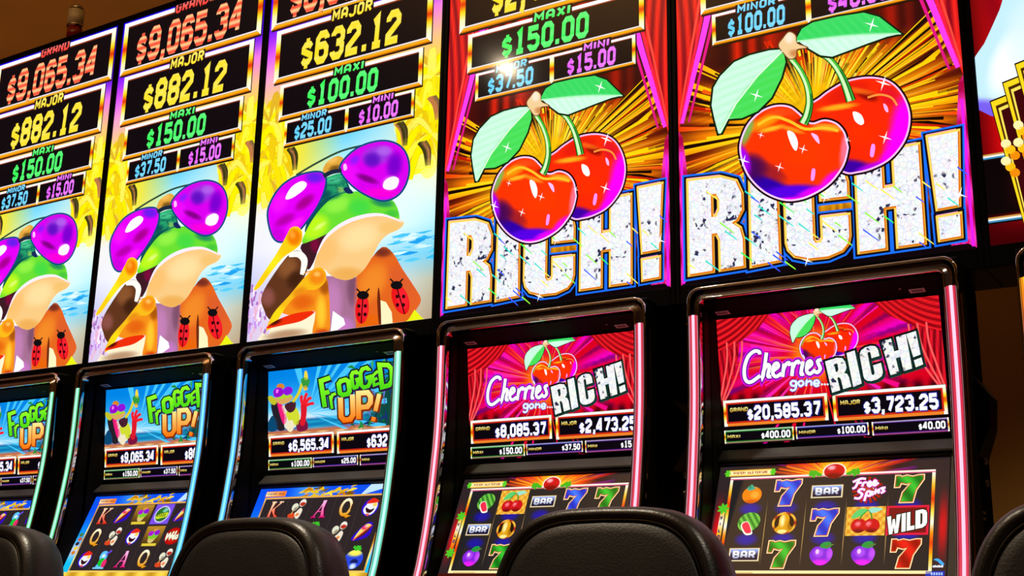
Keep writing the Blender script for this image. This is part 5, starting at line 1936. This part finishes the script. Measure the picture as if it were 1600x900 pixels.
setting('floor', -9, 9, -7, 2.6, -.1, 0, M['carpet'])
setting('wall_back', -9, 9, 2.4, 2.6, 0, 4.2, M['wall'])
setting('wall_front', -9, 9, -7.2, -7, 0, 4.2, M['wall'])
setting('wall_left', -9.2, -9, -7.2, 2.6, 0, 4.2, M['wall'])
setting('wall_right', 9, 9.2, -7.2, 2.6, 0, 4.2, M['wall'])
setting('ceiling', -9.2, 9.2, -7.2, 2.6, 4.2, 4.3, M['ceiling'])

# ------------------------------------------------------------------ the bank
s2 = overhead(2, 'overhead frog display showing a $632.12 major amount, next to the cherry displays', 'frog', ('$6,565.34', '$632.12', '$100.00', '$25.00', '$10.00'))
overhead(0, 'overhead frog display at the far left end, beneath the red and white signal lamp', 'frog', ('$9,065.34', '$882.12', '$150.00', '$37.50', '$15.00'), s2)
overhead(1, 'overhead frog display showing $882.12, second from the left, with no lamp above it', 'frog', ('$9,065.34', '$882.12', '$150.00', '$37.50', '$15.00'), s2)
s4 = overhead(4, 'overhead cherry display with a $100.00 minor amount, the largest picture in view', 'cherry', ('$20,585.37', '$3,723.25', '$400.00', '$100.00', '$40.00'))
overhead(3, 'overhead cherry display with $150.00 maxi and $37.50 minor amounts, right of the frogs', 'cherry', ('$8,085.37', '$2,473.25', '$150.00', '$37.50', '$15.00'), s4)
overhead(5, 'overhead red display with white glove and fanned golden cards, cut by the right edge', 'card')

machine(0, 'slot machine with mint green light tubes, cut by the left edge of the photo', 'frog', ('$9,065.34', '$882.12', '$150.00', '$37.50', '$15.00'), REELS[0])
machine(1, 'slot machine with mint left tube and cyan right tube, beside the left edge machine', 'frog', ('$9,065.34', '$882.12', '$150.00', '$37.50', '$15.00'), REELS[1])
machine(2, 'slot machine with cyan left tube, $6,565.34 on its frog themed upper screen', 'frog', ('$6,565.34', '$632.12', '$100.00', '$25.00', '$10.00'), REELS[2])
machine(3, 'pink lit slot machine whose top left reel shows a watermelon, next to the frog machines', 'cherry', ('$8,085.37', '$2,473.25', '$150.00', '$37.50', '$15.00'), REELS[3])
machine(4, 'largest pink lit slot machine, with a WILD tile and an orange on its reels', 'cherry', ('$20,585.37', '$3,723.25', '$400.00', '$100.00', '$40.00'), REELS[4])
machine(5, 'slot machine with orange to blue light tube, mostly beyond the right edge', None, None, None)

for x, y, rz, lab in ((1.695, -.955, -.03, 'black leather chair at the left edge, before the mint lit machines'),
                      (2.522, -.955, -.02, 'black leather chair whose back hides the lower left of the $6,565.34 frog machine'),
                      (3.300, -.955, 0.0, 'black leather chair with the most complete back, before the $8,085.37 cherry machine'),
                      (4.068, -.955, .03, 'black leather chair at the right edge, beside the $20,585.37 cherry machine')):
    chair(x, y, rz, lab)

# signal lamp on top of the leftmost overhead display
t = empty('signal_lamp', (.402, .045, H0 + SH + .022), 'small red and white signal lamp with chrome rings on top of the leftmost display', 'lamp')
m = MB(); m.lathe([(.034, 0), (.034, .012), (.030, .016)], 28); m.build('base_ring', M['chrome'], t, True)
m = MB(); m.lathe([(.029, .014), (.029, .066)], 28); m.build('red_lens', M['red_lens'], t, True)
m = MB(); m.lathe([(.032, .066), (.032, .078)], 28); m.build('middle_ring', M['chrome'], t, True)
m = MB(); m.lathe([(.031, .078), (.031, .138)], 28); m.build('white_lens', M['white_lens'], t, True)
m = MB(); m.lathe([(.026, .138), (.026, .152), (.020, .160), (.005, .163)], 28); m.build('cap', M['chrome'], t, True)
